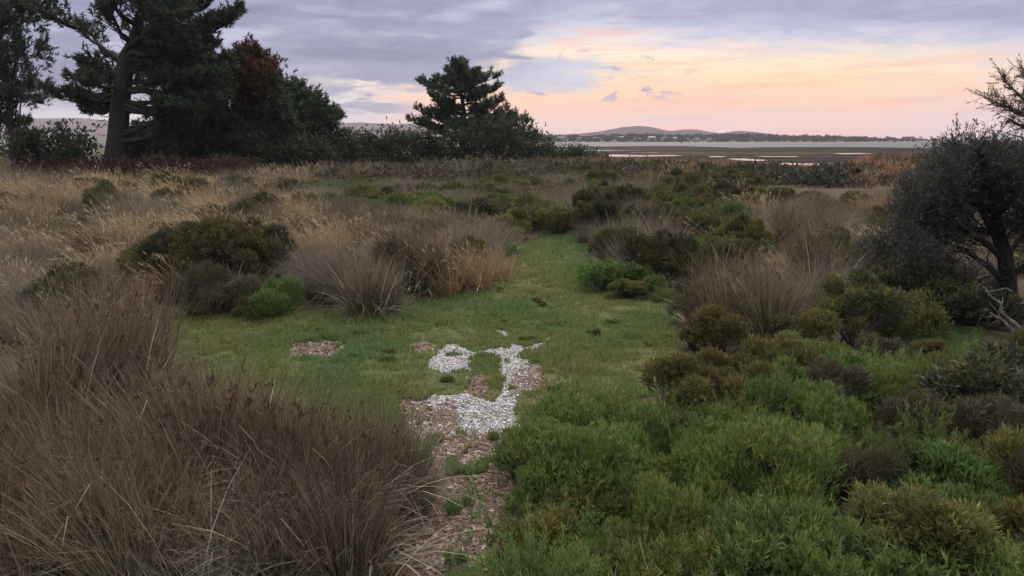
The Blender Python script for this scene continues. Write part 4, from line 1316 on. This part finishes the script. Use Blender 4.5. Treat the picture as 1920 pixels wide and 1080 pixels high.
def own_label(kind, px, py, s, sz):
    """looks first, then the nearest landmark and the side on which the plant stands"""
    size = 'tall' if sz > 1.02 * s else ('low' if sz < 0.72 * s else ('broad' if s > 1.2 else ('small' if s < 0.9 else 'middling')))
    near = sorted(LM, key=lambda m: (m[1] - px) ** 2 + (2.2 * (m[2] - py)) ** 2)
    for j, (nm, mx, my) in enumerate(near[:26]):
        dx, dy = px - mx, 2.2 * (py - my)
        far = math.hypot(dx, dy)
        side = ('right of' if dx > 0 else 'left of') if abs(dx) > abs(dy) else ('in front of' if dy > 0 else 'behind')
        side2 = ('to the right' if dx > 0 else 'to the left') if abs(dx) <= abs(dy) else ('nearer' if dy > 0 else 'farther back')
        pre = 'close ' if far < 90 else ''
        for lab in (f'{size} {LOOK[kind]} {pre}{side} the {nm}', f'{size} {LOOK[kind]} {pre}{side} the {nm}, {side2}',
                    f'{size} {LOOK[kind]} {side} the {nm} and {"left" if px < near[j + 1][1] else "right"} of the {near[j + 1][0]}'):
            if lab not in USED and len(lab.split()) <= 16:
                USED.add(lab)
                return lab
    return f'{size} {LOOK[kind]} near the {near[0][0]} and the {near[1][0]}'


# scattered plants by zone
def scatter(kinds, n_try, box, accept, label, group, s=(0.8, 1.2), gap=0.6, zs=(0.9, 1.15), seed=0, most=300):
    g = np.random.default_rng(seed)
    px0, px1, py0, py1 = box
    names = [k for k, _ in kinds]
    w = np.array([b for _, b in kinds], float); w /= w.sum()
    A = [gp(px0, py0), gp(px1, py0), gp(px0, py1), gp(px1, py1)]
    xs = [a[0] for a in A]; ys = [a[1] for a in A]
    cnt = 0
    for i in range(n_try):
        x, y = g.uniform(min(xs), max(xs)), g.uniform(min(ys), max(ys))
        px, py = to_px(x, y)
        px, py = float(px), float(py)
        if not (px0 < px < px1 and py0 < py < py1) or not accept(px, py, x, y):
            continue
        sc = g.uniform(*s)
        if in_poly(x, y, PATH) or in_poly(x, y, GLADE):
            continue
        rr = 0.25 * sc
        if any(in_poly(x + rr * math.cos(a), y + rr * math.sin(a), PATH) for a in (0, 1.57, 3.14, 4.71)):
            continue
        if any((x - a) ** 2 + (y - b) ** 2 < (gap * 0.5 * sc + gap * 0.5 * (c / 0.42)) ** 2 * 0.8 for a, b, c in PLACED):
            continue
        k = names[g.choice(len(names), p=w)]
        if k == 'bigshrub':
            sc *= 0.66
        z_ = sc * g.uniform(*zs)
        plant(k, x, y, own_label(k, px, py, sc, z_), group, sc, z_)
        cnt += 1
        if cnt >= most:
            break
    return cnt


CNT = {}
# near left rushes
CNT['nl'] = scatter([('rush', 4), ('grey', 1.5)], 3000, (-60, 800, 905, 1110),
                    lambda px, py, x, y: px < 640 + (py - 1000) * 0.1, {'rush': 'brown rush tussock in the tangled near clump at lower left', 'grey': 'grey rush tussock in the tangled near clump at lower left'},
                    'rushes of the near left clump', (0.7, 1.0), 0.58, (0.6, 1.0), 1, 50)
# right foreground carpet
CARPET = [gp(*p) for p in [(1340, 745), (1250, 790), (1160, 825), (1075, 868), (1018, 925), (985, 1000), (978, 1190), (2700, 1190), (2700, 730), (1500, 705)]]


def carpet():
    n = scatter([('samphire', 5), ('fresh', 3.0), ('golden', 0.6)], 9000, (900, 1500, 690, 1190), lambda px, py, x, y: in_poly(x, y, CARPET),
                '', 'low shrubs of the right foreground carpet', (0.65, 1.3), 0.42, (0.7, 1.2), 2, 180)
    return n + scatter([('fresh', 4), ('samphire', 1.2), ('greenheath', 1.6), ('golden', 0.6), ('twiggy', 0.5)], 9000, (1490, 2500, 690, 1190), lambda px, py, x, y: in_poly(x, y, CARPET),
                       '', 'low shrubs of the darker right corner', (0.7, 1.2), 0.46, (0.75, 1.15), 12, 170)


CNT['carpet'] = carpet()
# left middle: tawny and grey tussocks
CNT['lm'] = scatter([('straw', 2.6), ('grey', 4), ('rush', 0.9), ('darkheath', 0.6), ('heath', 0.9), ('bigshrub', 0.8), ('twiggy', 0.6)], 4000, (-120, 960, 440, 660),
                    lambda px, py, x, y: py < 575 and not (560 < px and py > 560) or px < 270,
                    {'straw': 'wind combed straw tussock in the tawny grass left of the track', 'grey': 'grey brown tussock in the tawny grass left of the track', 'rush': 'dark rush tussock in the tawny grass left of the track',
                     'darkheath': 'dark shrub among the tawny tussocks left of the track', 'heath': 'olive shrub among the tawny tussocks left of the track'},
                    'plants of the tawny grass left of the track', (0.9, 1.2), 0.58, (0.68, 0.95), 3, 180)
CNT['lf'] = scatter([('straw', 2.8), ('grey', 3.0), ('heath', 1.6), ('darkheath', 1.6), ('greenheath', 0.9), ('bigshrub', 1.2)], 5000, (-160, 640, 352, 441), lambda px, py, x, y: True,
                    {'straw': 'straw tussock in the pale grass field before the pines', 'grey': 'grey tussock in the pale grass field before the pines', 'heath': 'olive shrub in the pale grass field before the pines',
                     'darkheath': 'dark shrub in the pale grass field before the pines', 'greenheath': 'green shrub in the pale grass field before the pines'},
                    'plants of the pale grass field before the pines', (1.1, 1.6), 0.80, (0.70, 1.05), 4, 175)
CNT['cm'] = scatter([('heath', 4), ('darkheath', 3), ('grey', 2), ('greenheath', 1), ('twiggy', 1)], 5000, (640, 1130, 352, 480), lambda px, py, x, y: True,
                    {'heath': 'olive heath shrub in the heath beyond the end of the track', 'darkheath': 'dark heath shrub in the heath beyond the end of the track', 'grey': 'grey tussock in the heath beyond the end of the track',
                     'greenheath': 'green heath shrub in the heath beyond the end of the track', 'twiggy': 'brown twiggy shrub in the heath beyond the end of the track'},
                    'plants of the heath beyond the track', (1.0, 1.6), 0.85, (0.65, 0.95), 5, 120)
CNT['rm'] = scatter([('heath', 3), ('darkheath', 1.6), ('golden', 2), ('greenheath', 1.5), ('bigshrub', 2.4), ('grey', 1.3), ('straw', 0.6)], 5000, (1080, 1420, 352, 560), lambda px, py, x, y: True,
                    {'heath': 'olive heath shrub on the slope right of the track', 'darkheath': 'dark heath shrub on the slope right of the track', 'golden': 'golden tipped shrub on the slope right of the track',
                     'greenheath': 'green heath shrub on the slope right of the track', 'grey': 'grey tussock among the shrubs right of the track', 'straw': 'straw tussock among the shrubs right of the track'},
                    'plants right of the track', (0.9, 1.4), 0.62, (0.9, 1.3), 6, 170)
wg = np.random.default_rng(71)
for i in range(34):      # little weeds in the turf
    for tr_ in range(40):
        x, y = wg.uniform(-4.5, 2.5), wg.uniform(6.2, 15)
        sm_, lm_ = masks(np.array([x]), np.array([y]))
        if in_poly(x, y, PATH) and sm_[0] + lm_[0] == 0:
            break
    px, py = (float(v) for v in to_px(x, y))
    kd = ('greenheath', 'greenheath', 'golden')[wg.integers(0, 3)]
    sc = wg.uniform(0.13, 0.26)
    o = plant(kd, x, y, own_label(kd, px, py, sc, sc * 0.9).replace('small', 'tiny'), 'small weeds standing in the lawn', sc, sc * wg.uniform(0.5, 0.9))
    o.name = 'lawn_weed'; o['category'] = 'weed'
CNT['rs'] = scatter([('straw', 2.3), ('grey', 3.6), ('rush', 1.0), ('heath', 1.4), ('darkheath', 0.6), ('twiggy', 0.9), ('bigshrub', 0.6)], 5000, (1340, 2450, 380, 690),
                    lambda px, py, x, y: not (1690 < px < 1960 and py > 560),
                    {'straw': 'tan straw tussock in the grass left of the tea tree', 'grey': 'grey brown tussock in the grass left of the tea tree', 'rush': 'dark rush tussock in the grass left of the tea tree',
                     'heath': 'olive shrub in the tan grass left of the tea tree'}, 'plants of the tan grass by the tea tree', (0.9, 1.25), 0.66, (0.7, 1.0), 7, 210)


# ------------------------------------------------------------------ far heath and grass: masses nobody could count
def far_heath():
    g = np.random.default_rng(303)
    tmpl = []
    for i in range(6):
        b = Buf()
        lob = [(g.normal(0, 0.35), g.normal(0, 0.35), g.uniform(0.1, 0.35), g.uniform(0.25, 0.45), g.uniform(0.2, 0.35), 0) for _ in range(5)]
        p, d, k = lobes_sample(g, lob, 46, 0.1)
        leaves(b, g, p, unit(d + (0, 0, 0.6)), np.ones((len(p), 3)) * g.uniform(0.75, 1.25, (len(p), 1)), 2, 0.24, 0.11, 0.5, tri=True)
        tmpl.append(b.arrays())
    tg = []
    for i in range(4):
        b = Buf()
        blades(b, g, 31, 0.42, (0.8, 0.2), (0.1, 0.5), (0.1, 0.5), 0.075, [(1, 1, 1)], None, (-0.3, 0), 2)
        V, C, P = b.arrays()
        tg.append((V, C, P))
    HV, HC, HT, hn = [], [], [], 0
    GV, GC, GQ, gn = [], [], [], 0
    N = 15000
    Yd = np.sqrt(g.uniform(38 ** 2, 128 ** 2, N)); X = g.uniform(-0.82, 0.82, N) * Yd
    px, py = to_px(X, Yd)
    sh = shore_y(X)
    veg = fbm(X * 0.06 + 4, Yd * 0.10, 404)
    cl = fbm(X * 0.22, Yd * 0.3, 405)
    Z = gz(X, Yd)
    for i in range(N):
        if Yd[i] > sh[i] - 0.5:
            continue
        if px[i] < 1000 and Yd[i] > 66 and px[i] > 100:
            continue
        if px[i] < 640 and Yd[i] < 41:
            continue
        if Yd[i] < 42 and py[i] > 353:
            continue
        left = px[i] < 700
        near_shore = (px[i] > 1000) and sh[i] - Yd[i] < 26 and cl[i] > 0.36
        grass = near_shore or (left and g.uniform() < 0.62) or (px[i] < 1000 and Yd[i] > 48 and g.uniform() < 0.6) or (px[i] > 1650 and veg[i] > 0.5 and g.uniform() < 0.25)
        a = g.uniform(0, 6.28); s = g.uniform(0.8, 1.5)
        if grass:
            V, C, P = tg[g.integers(0, 4)]
            a = g.uniform(-0.5, 0.5)
            if near_shore:
                base = np.array((0.26, 0.15, 0.085)) if cl[i] > 0.5 else np.array((0.19, 0.13, 0.085))
                s *= 0.9
            elif left:
                base = np.array((0.22, 0.175, 0.105)) if cl[i] > 0.5 else np.array((0.15, 0.13, 0.09))
            else:
                base = np.array((0.135, 0.12, 0.085))
        else:
            V, C, P = tmpl[g.integers(0, 6)]
            base = np.array((0.062, 0.060, 0.036)) if cl[i] > 0.52 else (np.array((0.085, 0.068, 0.048)) if veg[i] > 0.5 else np.array((0.045, 0.050, 0.036)))
            if g.uniform() < 0.15:
                base = np.array((0.10, 0.088, 0.042))
        base = base * g.uniform(0.8, 1.2)
        ca, sa = math.cos(a) * s, math.sin(a) * s
        sz = s * (g.uniform(0.8, 1.1) if grass else g.uniform(0.7, 1.15))
        W = np.stack([V[:, 0] * ca - V[:, 1] * sa + X[i], V[:, 0] * sa + V[:, 1] * ca + Yd[i], V[:, 2] * sz + Z[i] - 0.03], -1)
        if grass:
            GV.append(W); GC.append(C * base); GQ.append(P[0] + gn); gn += len(W)
        else:
            HV.append(W); HC.append(C * base); HT.append(P[0] + hn); hn += len(W)
    me = make_mesh('heath', np.concatenate(HV), [np.concatenate(HT)], np.concatenate(HC), M_FAR)
    tag(obj('heath', me), 'dull olive heath stretching from the track end to the mud flat', 'heath', kind='stuff')
    me = make_mesh('far_grass', np.concatenate(GV), [np.concatenate(GQ)], np.concatenate(GC), M_FAR)
    tag(obj('far_grass', me), 'tawny grass in bands before the pines and along the shore', 'grass', kind='stuff')
    return len(HT), len(GQ)


CNT['far'] = far_heath()


# ------------------------------------------------------------------ lawn turf and salt crust
def turf():
    g = np.random.default_rng(500)
    b = Buf()
    for poly, N in ((PATH, 900000), (GLADE, 90000)):
        P = np.array(poly)
        # denser near the camera
        y = 1 / g.uniform(1 / P[:, 1].max(), 1 / max(4.0, P[:, 1].min()), N)
        x = g.uniform(P[:, 0].min(), P[:, 0].max(), N)
        ok = in_poly(x, y, P)
        x, y = x[ok], y[ok]
        salt, lit = masks(x, y)
        clump = fbm(x * 5, y * 5, 55, 3)
        keep = (g.uniform(0, 1, len(x)) < np.where(salt > 0, 0.012, np.where(lit > 0, 0.012, 1.0)) * np.clip((clump - 0.26) * 3.4, 0.25, 1) * np.clip(2.1 - 1.5 * fbm(x * 0.9, y * 0.7, 57, 3) / 0.55, 0.45, 1))
        x, y, clump = x[keep], y[keep], clump[keep]
        n = len(x)
        tint = np.clip(turf_tint(x, y) + g.normal(0, 0.12, n), 0, 1) if poly is PATH else np.clip(g.normal(0.05, 0.08, n), 0, 1)
        c = np.array((0.115, 0.185, 0.070))[None] * (1 - tint)[:, None] + np.array((0.180, 0.195, 0.070))[None] * tint[:, None]
        dry = g.uniform(0, 1, n) < 0.03 + 0.06 * tint
        c = np.where(dry[:, None], np.array((0.20, 0.16, 0.10))[None], c) * g.uniform(0.75, 1.25, (n, 1))
        tall = np.clip((fbm(x * 1.3, y * 1.1, 58, 3) - 0.36) / 0.3, 0, 1)
        h = (0.018 + 0.030 * clump + 0.034 * tall ** 2) * g.uniform(0.5, 1.5, n) * (1 + y * 0.02)
        w = 0.006 * g.uniform(0.7, 1.4, n) * (1 + y * 0.06)
        a = g.uniform(0, 6.28, n); la = g.uniform(0, 6.28, n); ll = h * np.abs(g.normal(0, 0.55, n))
        z = gz(x, y) - 0.01
        V = np.stack([np.stack([x - np.cos(a) * w, y - np.sin(a) * w, z], -1), np.stack([x + np.cos(a) * w, y + np.sin(a) * w, z], -1),
                      np.stack([x + np.cos(la) * ll, y + np.sin(la) * ll, z + h], -1)], 1)
        b.add(V.reshape(-1, 3), np.repeat(c, 3, 0), tris=np.arange(n * 3).reshape(-1, 3))
    CNT['turf'] = b.n // 3
    tag(obj('lawn_grass', b.mesh('lawn_grass', M_TURF)), 'short green and olive turf covering the open track', 'grass', kind='stuff')


turf()


def crust():
    g = np.random.default_rng(600)
    for nm, lb, polys, N, pal, sz in (
            ('salt_crust', 'flaky white salt crust breaking through the turf', SALT, 24000, [(0.43, 0.44, 0.48, 3), (0.36, 0.36, 0.38, 2), (0.19, 0.145, 0.12, 2.2)], 0.0135),
            ('plant_litter', 'reddish dead plant litter between the rushes and green shrubs', LITTER, 70000, [(0.125, 0.084, 0.067, 3), (0.175, 0.132, 0.110, 2), (0.075, 0.048, 0.038, 2.4), (0.26, 0.24, 0.225, 0.8)], 0.019)):
        P = np.concatenate([np.array(p) for p in polys])
        x = g.uniform(P[:, 0].min() - 0.2, P[:, 0].max() + 0.2, N * 12)
        y = g.uniform(P[:, 1].min() - 0.2, P[:, 1].max() + 0.2, N * 12)
        salt, lit = masks(x, y)
        ok = np.where((salt if nm == 'salt_crust' else lit) > 0)[0][:N]
        n = len(ok); x, y = x[ok], y[ok]
        st_ = g.uniform(0, 1, n) < 0.22      # some flakes have strayed
        x = x + st_ * g.normal(0, 0.10, n); y = y + st_ * g.normal(0, 0.16, n)
        a = g.uniform(0, 6.28, n); s = sz * np.minimum(np.exp(g.normal(-0.55, 0.55, n)), 2.2)
        asp = g.uniform(0.18, 0.8, n)
        z = gz(x, y) - 0.026 + g.uniform(0.0, 0.014, n)
        dx, dy = np.cos(a) * s, np.sin(a) * s
        ex, ey = -np.sin(a) * s * asp, np.cos(a) * s * asp
        j = lambda: g.normal(0, 0.3, n) * s
        V = np.stack([np.stack([x - dx, y - dy, z + j() * 0.5], -1), np.stack([x - ex + j() * 0.4, y - ey, z + j() * 0.5], -1),
                      np.stack([x + dx, y + dy, z + j() * 0.5 + s * 0.25], -1), np.stack([x + ex, y + ey + j() * 0.4, z + j() * 0.5], -1)], 1)
        b = Buf()
        b.add(V.reshape(-1, 3), np.repeat(pick_cols(g, pal, n, 0.15), 4, 0), quads=np.arange(n * 4).reshape(-1, 4))
        tag(obj(nm, b.mesh(nm, M_CHIP)), lb, 'crust' if nm == 'salt_crust' else 'litter', kind='stuff')


crust()


# ------------------------------------------------------------------ the tea tree on the right
def tea_tree():
    g = np.random.default_rng(700)
    Y = 11.6
    B = at_y(1893, 598, Y); base = np.array((B[0], Y, float(gz(B[0], Y))))
    t = thing('tea_tree', 'dark spreading tea tree with leaning trunk at the right edge', 'tree', tuple(base))

    def loc(px, py, dy=0.0):
        return at_y(px, py, Y + dy) - base
    wood_c = (0.055, 0.05, 0.052)
    trunk = np.array([loc(1896, 606), loc(1893, 570), loc(1890, 520), loc(1884, 478), loc(1872, 440), loc(1868, 400), loc(1878, 350), loc(1885, 310)])
    trunk[0, 2] = -0.1
    b = Buf(); b.tube(trunk, [0.16, 0.13, 0.115, 0.11, 0.095, 0.08, 0.06, 0.03], wood_c, 10)
    tr = obj('trunk', b.mesh('trunk', M_BARK, True), t)
    limbs = [((1886, 490), (1860, 468), (1815, 425), (1755, 398)), ((1890, 530), (1865, 515), (1830, 480), (1795, 462)), ((1872, 440), (1848, 400), (1810, 350), (1775, 310)), ((1870, 420), (1862, 370), (1850, 320), (1842, 290)),
             ((1868, 400), (1895, 370), (1925, 330), (1960, 300)), ((1884, 478), (1915, 440), (1960, 400), (2010, 380)), ((1892, 560), (1850, 545), (1790, 530), (1735, 500)), ((1892, 575), (1850, 580), (1780, 570), (1690, 530)),
             ((1872, 440), (1830, 430), (1780, 420), (1720, 420)), ((1890, 520), (1930, 480), (1980, 460), (2040, 470)), ((1878, 350), (1900, 310), (1920, 285), (1935, 270)), ((1868, 400), (1820, 370), (1770, 350), (1730, 340))]
    for i, L in enumerate(limbs):
        dy = g.uniform(-0.9, 0.9)
        P = np.array([loc(p[0], p[1], dy * q / 3) for q, p in enumerate(L)])
        P = np.concatenate([P[:1], (P[:-1] + P[1:])[:, :] / 2 + g.normal(0, 0.02, (3, 3)), P[-1:]])
        bw = Buf()
        bw.tube(P, np.linspace(0.065, 0.02, len(P)), wood_c, 7)
        for q in range(12):   # side twigs
            k = g.integers(1, len(P))
            e = P[k] + np.array((g.normal(-0.1, 0.3), g.normal(0, 0.3), g.normal(0.12, 0.2)))
            bw.tube(bent(P[k], e, 4, 0.05, g, 0.05), [0.014, 0.011, 0.008, 0.004], wood_c, 4)
        obj('limb', bw.mesh('limb', M_BARK, True), tr)
    # crown clumps: px, py, radius px
    cl = [(1795, 285, 40), (1765, 305, 34), (1845, 282, 30), (1872, 275, 26), (1885, 300, 40), (1925, 300, 44), (1970, 310, 48), (1830, 320, 46), (1770, 345, 46), (1725, 360, 36), (1715, 400, 34), (1760, 385, 40), (1820, 370, 46),
          (1880, 350, 40), (1930, 360, 46), (1985, 370, 50), (1740, 430, 38), (1700, 440, 34), (1665, 470, 34), (1660, 510, 34), (1690, 500, 36), (1650, 545, 26), (1690, 550, 30), (1730, 480, 36), (1770, 455, 34), (1800, 430, 30), (1935, 420, 44),
          (1990, 440, 50), (2030, 400, 60), (1740, 520, 30), (1770, 510, 26), (1645, 480, 26), (1640, 570, 24), (1670, 580, 26), (1710, 590, 24), (1625, 520, 20), (1700, 470, 34), (1730, 560, 26), (1760, 575, 24)]
    lob = []
    for ax, ay, ar in cl:
        ay += 13 if ay < 325 else 0
        for rep in range(2):
            c = loc(ax + (0 if rep == 0 else g.uniform(-12, 12)), ay, g.uniform(-0.35, 0.35) if rep == 0 else g.uniform(-1.2, 1.2))
            r = ar / F * Y * (1 if rep == 0 else 0.85)
            lob.append((c[0], c[1], c[2], r, r * 0.85, 0))
    p, d, k = lobes_sample(g, lob, 2800, 0.3, -0.8, (0.6, 1.2))
    rp = g.integers(4, 17, len(p)); sg = 0.105 * np.repeat(g.uniform(0.35, 1.6, len(p)), rp)
    p = np.repeat(p, rp, 0) + g.normal(0, 1, (rp.sum(), 3)) * sg[:, None] * (0.7, 0.7, 1.0)
    d, k = np.repeat(d, rp, 0), np.repeat(k, rp)
    lc = g.uniform(0.75, 1.25, len(lob))
    pal = [(0.052, 0.053, 0.050, 3), (0.064, 0.060, 0.056, 2), (0.046, 0.060, 0.042, 1.4), (0.085, 0.072, 0.064, 0.8)]
    bl = Buf()
    leaves(bl, g, p, unit(d * 0.6 + np.array((0, 0, 0.55)) + g.normal(0, 0.3, (len(p), 3))), pick_cols(g, pal, len(p)) * lc[k][:, None], 4, 0.058, 0.0135, 0.5, along=1.0)
    # loose sprays standing out of the crown
    bs = Buf()
    for i in range(150):
        l = lob[g.integers(0, len(lob))]
        dd = unit(np.array((g.normal(-0.3, 0.7), g.normal(0, 0.5), g.normal(0.35, 0.5))))
        p0 = np.array(l[:3]) + dd * l[3] * 0.7
        e = p0 + dd * g.uniform(0.14, 0.36) + (0, 0, g.uniform(0, 0.1))
        bs.tube(bent(p0, e, 4, 0.06, g, 0.05), [0.006, 0.005, 0.004, 0.002], wood_c, 3)
        tt = np.linspace(0.35, 1, 6)[:, None]
        leaves(bl, g, p0 + (e - p0) * tt, np.tile(unit(e - p0), (6, 1)), pick_cols(g, pal, 6), 5, 0.055, 0.011, 0.45)
    obj('twigs', bs.mesh('twigs', M_TWIG), tr)['kind'] = 'stuff'
    # upright sprigs on the skyline
    sk = []
    for px in list(np.linspace(1752, 1840, 14)) + list(np.linspace(1850, 1900, 10)) + list(np.linspace(1905, 2040, 14)):
        top = 268 + 10 * abs(math.sin(px * 0.11)) + g.uniform(-6, 8)
        sk.append(loc(px, top + 12, g.uniform(-0.3, 0.3)))
    sk = np.array(sk)
    for q in range(9):
        leaves(bl, g, sk + np.array((0, 0, 0.025 * q - 0.06)) + g.normal(0, 0.012, sk.shape), unit(np.array((0, 0, 1.0)) + g.normal(0, 0.2, sk.shape)), pick_cols(g, pal, len(sk)), 5, 0.06, 0.012, 0.4)
    obj('crown', bl.mesh('crown', M_LEAF), t)
    # grey dead twigs hanging under the crown
    bw = Buf()
    for i in range(420):
        px, py = g.uniform(1680, 1850), g.uniform(470, 590)
        if py > 600 - (px - 1680) * 0.1:
            continue
        p0 = loc(px, py, g.uniform(-0.5, 0.5))
        e = p0 + np.array((g.normal(-0.12, 0.18), g.normal(0, 0.15), g.normal(-0.05, 0.16)))
        bw.tube(bent(p0, e, 4, 0.1, g, 0.07), [0.008, 0.006, 0.005, 0.003], (0.12, 0.105, 0.105), 3)
    obj('dead_twigs', bw.mesh('dead_twigs', M_TWIG), t)['kind'] = 'stuff'
    # shaded low growth under the crown
    for px, py, s, sz, lb in ((1740, 606, 1.3, 1.1, 'dark shaded shrub under the left side of the tea tree'), (1800, 604, 1.3, 1.1, 'dark shaded shrub beside the tea tree trunk'), (1690, 596, 1.2, 1.5, 'green black shrub at the left foot of the tea tree')):
        plant_px('darkheath', px, py, lb, None, s, sz)
    return base


TEA = tea_tree()


def overhang_tree():
    """a second, sparser tree just beyond the right edge; one twiggy limb reaches into view"""
    g = np.random.default_rng(720)
    Y = 10.5
    base = np.array((9.3, Y, float(gz(9.3, Y))))
    t = thing('tea_tree', 'sparse twiggy tree beyond the right edge reaching one limb over the water', 'tree', tuple(base))

    def loc(px, py, dy=0.0):
        return at_y(px, py, Y + dy) - base
    wc = (0.06, 0.05, 0.045)
    trunk = np.array([(0, 0, -0.1), (0.05, 0, 0.8), (-0.1, 0.05, 1.6), (-0.05, 0, 2.4), (-0.2, 0, 3.2), (-0.15, 0.1, 4.0), (-0.3, 0.1, 4.8)])
    b = Buf(); b.tube(trunk, [0.15, 0.12, 0.11, 0.09, 0.07, 0.05, 0.02], wc, 9)
    tr = obj('trunk', b.mesh('trunk', M_BARK, True), t)
    bl = Buf()
    ends = [((2010, 230), (1925, 215), (1878, 196), (1846, 184)), ((1990, 220), (1930, 198), (1905, 172), (1882, 152)), ((1985, 240), (1940, 225), (1905, 212), (1884, 204)), ((2000, 260), (1945, 245), (1915, 236), (1900, 230)),
            ((2010, 205), (1960, 175), (1935, 150), (1915, 140)), ((2000, 180), (1990, 120), (1975, 70), (1970, 20))]
    for L in ends:
        P = np.array([trunk[3] + (0, 0, 0.0)] + [loc(px, py, g.uniform(-0.15, 0.15)) for px, py in L])
        bw = Buf(); bw.tube(P, np.linspace(0.04, 0.004, len(P)), (0.10, 0.08, 0.065), 6)
        for q in range(46):
            f = g.uniform(1.6, len(P) - 1.001); k = int(f)
            p = P[k] + (P[k + 1] - P[k]) * (f - k)
            T = unit(P[k + 1] - P[k])
            e = p + (T * 0.6 + np.array((0, 0, 0.25)) + g.normal(0, 0.45, 3)) * g.uniform(0.08, 0.24)
            bw.tube(bent(p, e, 4, 0.08, g, 0.05), [0.005, 0.004, 0.003, 0.002], (0.11, 0.085, 0.07), 4)
            m = 4
            tt = np.linspace(0.4, 1, m)[:, None]
            leaves(bl, g, p + (e - p) * tt, np.tile(unit(e - p), (m, 1)), pick_cols(g, [(0.13, 0.10, 0.075, 1), (0.085, 0.075, 0.055, 1)], m), 5, 0.05, 0.007, 0.5)
        obj('limb', bw.mesh('limb', M_BARK), tr)
    obj('crown', bl.mesh('crown', M_LEAF), t)


overhang_tree()


# ------------------------------------------------------------------ dead wood on the right
def dead_branch(label, pts, r, col, seed, twigs=6, group='bleached dead branches'):
    """pts rows: px, py, distance"""
    g = np.random.default_rng(seed)
    P = np.array([at_y(px, py, Y) for px, py, Y in pts])
    base = P[0].copy()
    P = P - base
    t = np.linspace(0, 1, len(P)); tt = np.linspace(0, 1, (len(P) - 1) * 3 + 1)
    Q = np.stack([np.interp(tt, t, P[:, i]) for i in range(3)], -1)
    Q[1:-1] = (Q[:-2] + Q[1:-1] * 2 + Q[2:]) / 4 + g.normal(0, r * 0.5, (len(Q) - 2, 3))
    o = thing('dead_branch', label, 'branch', tuple(base), group=group)
    b = Buf(); b.tube(Q, np.linspace(r, r * 0.35, len(Q)), col, 7)
    m = obj('stem', b.mesh('stem', M_BARK, True), o)
    for i in range(twigs):
        b = Buf()
        k = g.integers(1, len(Q))
        e = Q[k] + (unit(Q[k] - Q[k - 1]) * 0.6 + g.normal(0, 0.5, 3)) * g.uniform(6, 16) * r
        b.tube(bent(Q[k], e, 4, 0.05, g, 0.05), [r * 0.4, r * 0.32, r * 0.25, r * 0.12], col, 5)
        obj('twig', b.mesh('twig', M_BARK), m)


PALE = (0.21, 0.19, 0.175)
dead_branch('long pale fallen limb sloping left from the tea tree foot', [(1930, 650, 10.2), (1890, 610, 10.3), (1850, 580, 10.4), (1800, 560, 10.5)], 0.032, PALE, 1, 16)
dead_branch('grey dead limb crossing behind the long pale limb', [(1940, 660, 10.4), (1900, 640, 10.5), (1850, 615, 10.5), (1790, 598, 10.6)], 0.03, (0.11, 0.10, 0.10), 2, 16)
dead_branch('upright pale dead fork near the tea tree foot', [(1912, 630, 10.0), (1880, 580, 10.0), (1850, 545, 10.0), (1832, 532, 10.0)], 0.03, PALE, 3, 5)
dead_branch('bleached low branch curling at the right edge', [(1925, 668, 9.3), (1895, 655, 9.2), (1872, 668, 9.1), (1850, 665, 9.1)], 0.022, PALE, 4, 6)
dead_branch('broken pale stick with a hooked end left of the shady glade', [(1575, 650, 9.6), (1582, 625, 9.6), (1600, 622, 9.6), (1628, 617, 9.6)], 0.022, (0.30, 0.25, 0.20), 5, 2)
dead_branch('bleached forked stick over the dead brown shrub', [(1740, 815, 6.6), (1710, 800, 6.6), (1688, 785, 6.6), (1665, 780, 6.6)], 0.014, (0.22, 0.185, 0.15), 6, 6)
dead_branch('pale curved stick in the middle of the right foreground', [(1800, 757, 6.9), (1775, 765, 6.9), (1757, 755, 6.9), (1745, 745, 6.9)], 0.011, (0.22, 0.185, 0.15), 7, 3)
dead_branch('bent pale stick lowest of the dead sticks at right', [(1787, 855, 6.1), (1793, 838, 6.1), (1805, 826, 6.1), (1828, 820, 6.1)], 0.012, (0.22, 0.185, 0.15), 8, 3)
dead_branch('thin grey upright stick near the right foreground edge', [(1870, 815, 6.4), (1862, 800, 6.4), (1856, 785, 6.4), (1852, 776, 6.4)], 0.009, (0.26, 0.23, 0.20), 9, 4)


# ------------------------------------------------------------------ the air
def haze():
    b = Buf()
    b.box((0, 2400, 74), (8000, 5100, 152), (1, 1, 1))
    m = bpy.data.materials.new('haze')
    m.use_nodes = True
    k = NT(m.node_tree)
    k.n.remove(k.n['Principled BSDF'])
    pv = k.node('ShaderNodeVolumePrincipled')
    pv.inputs['Color'].default_value = (0.92, 0.82, 0.92, 1)
    pv.inputs['Density'].default_value = 0.00013
    k.l.new(pv.outputs[0], k.n['Material Output'].inputs['Volume'])
    tag(obj('haze', b.mesh('haze', m)), 'thin evening haze over the flats and water', 'haze', kind='stuff')


haze()
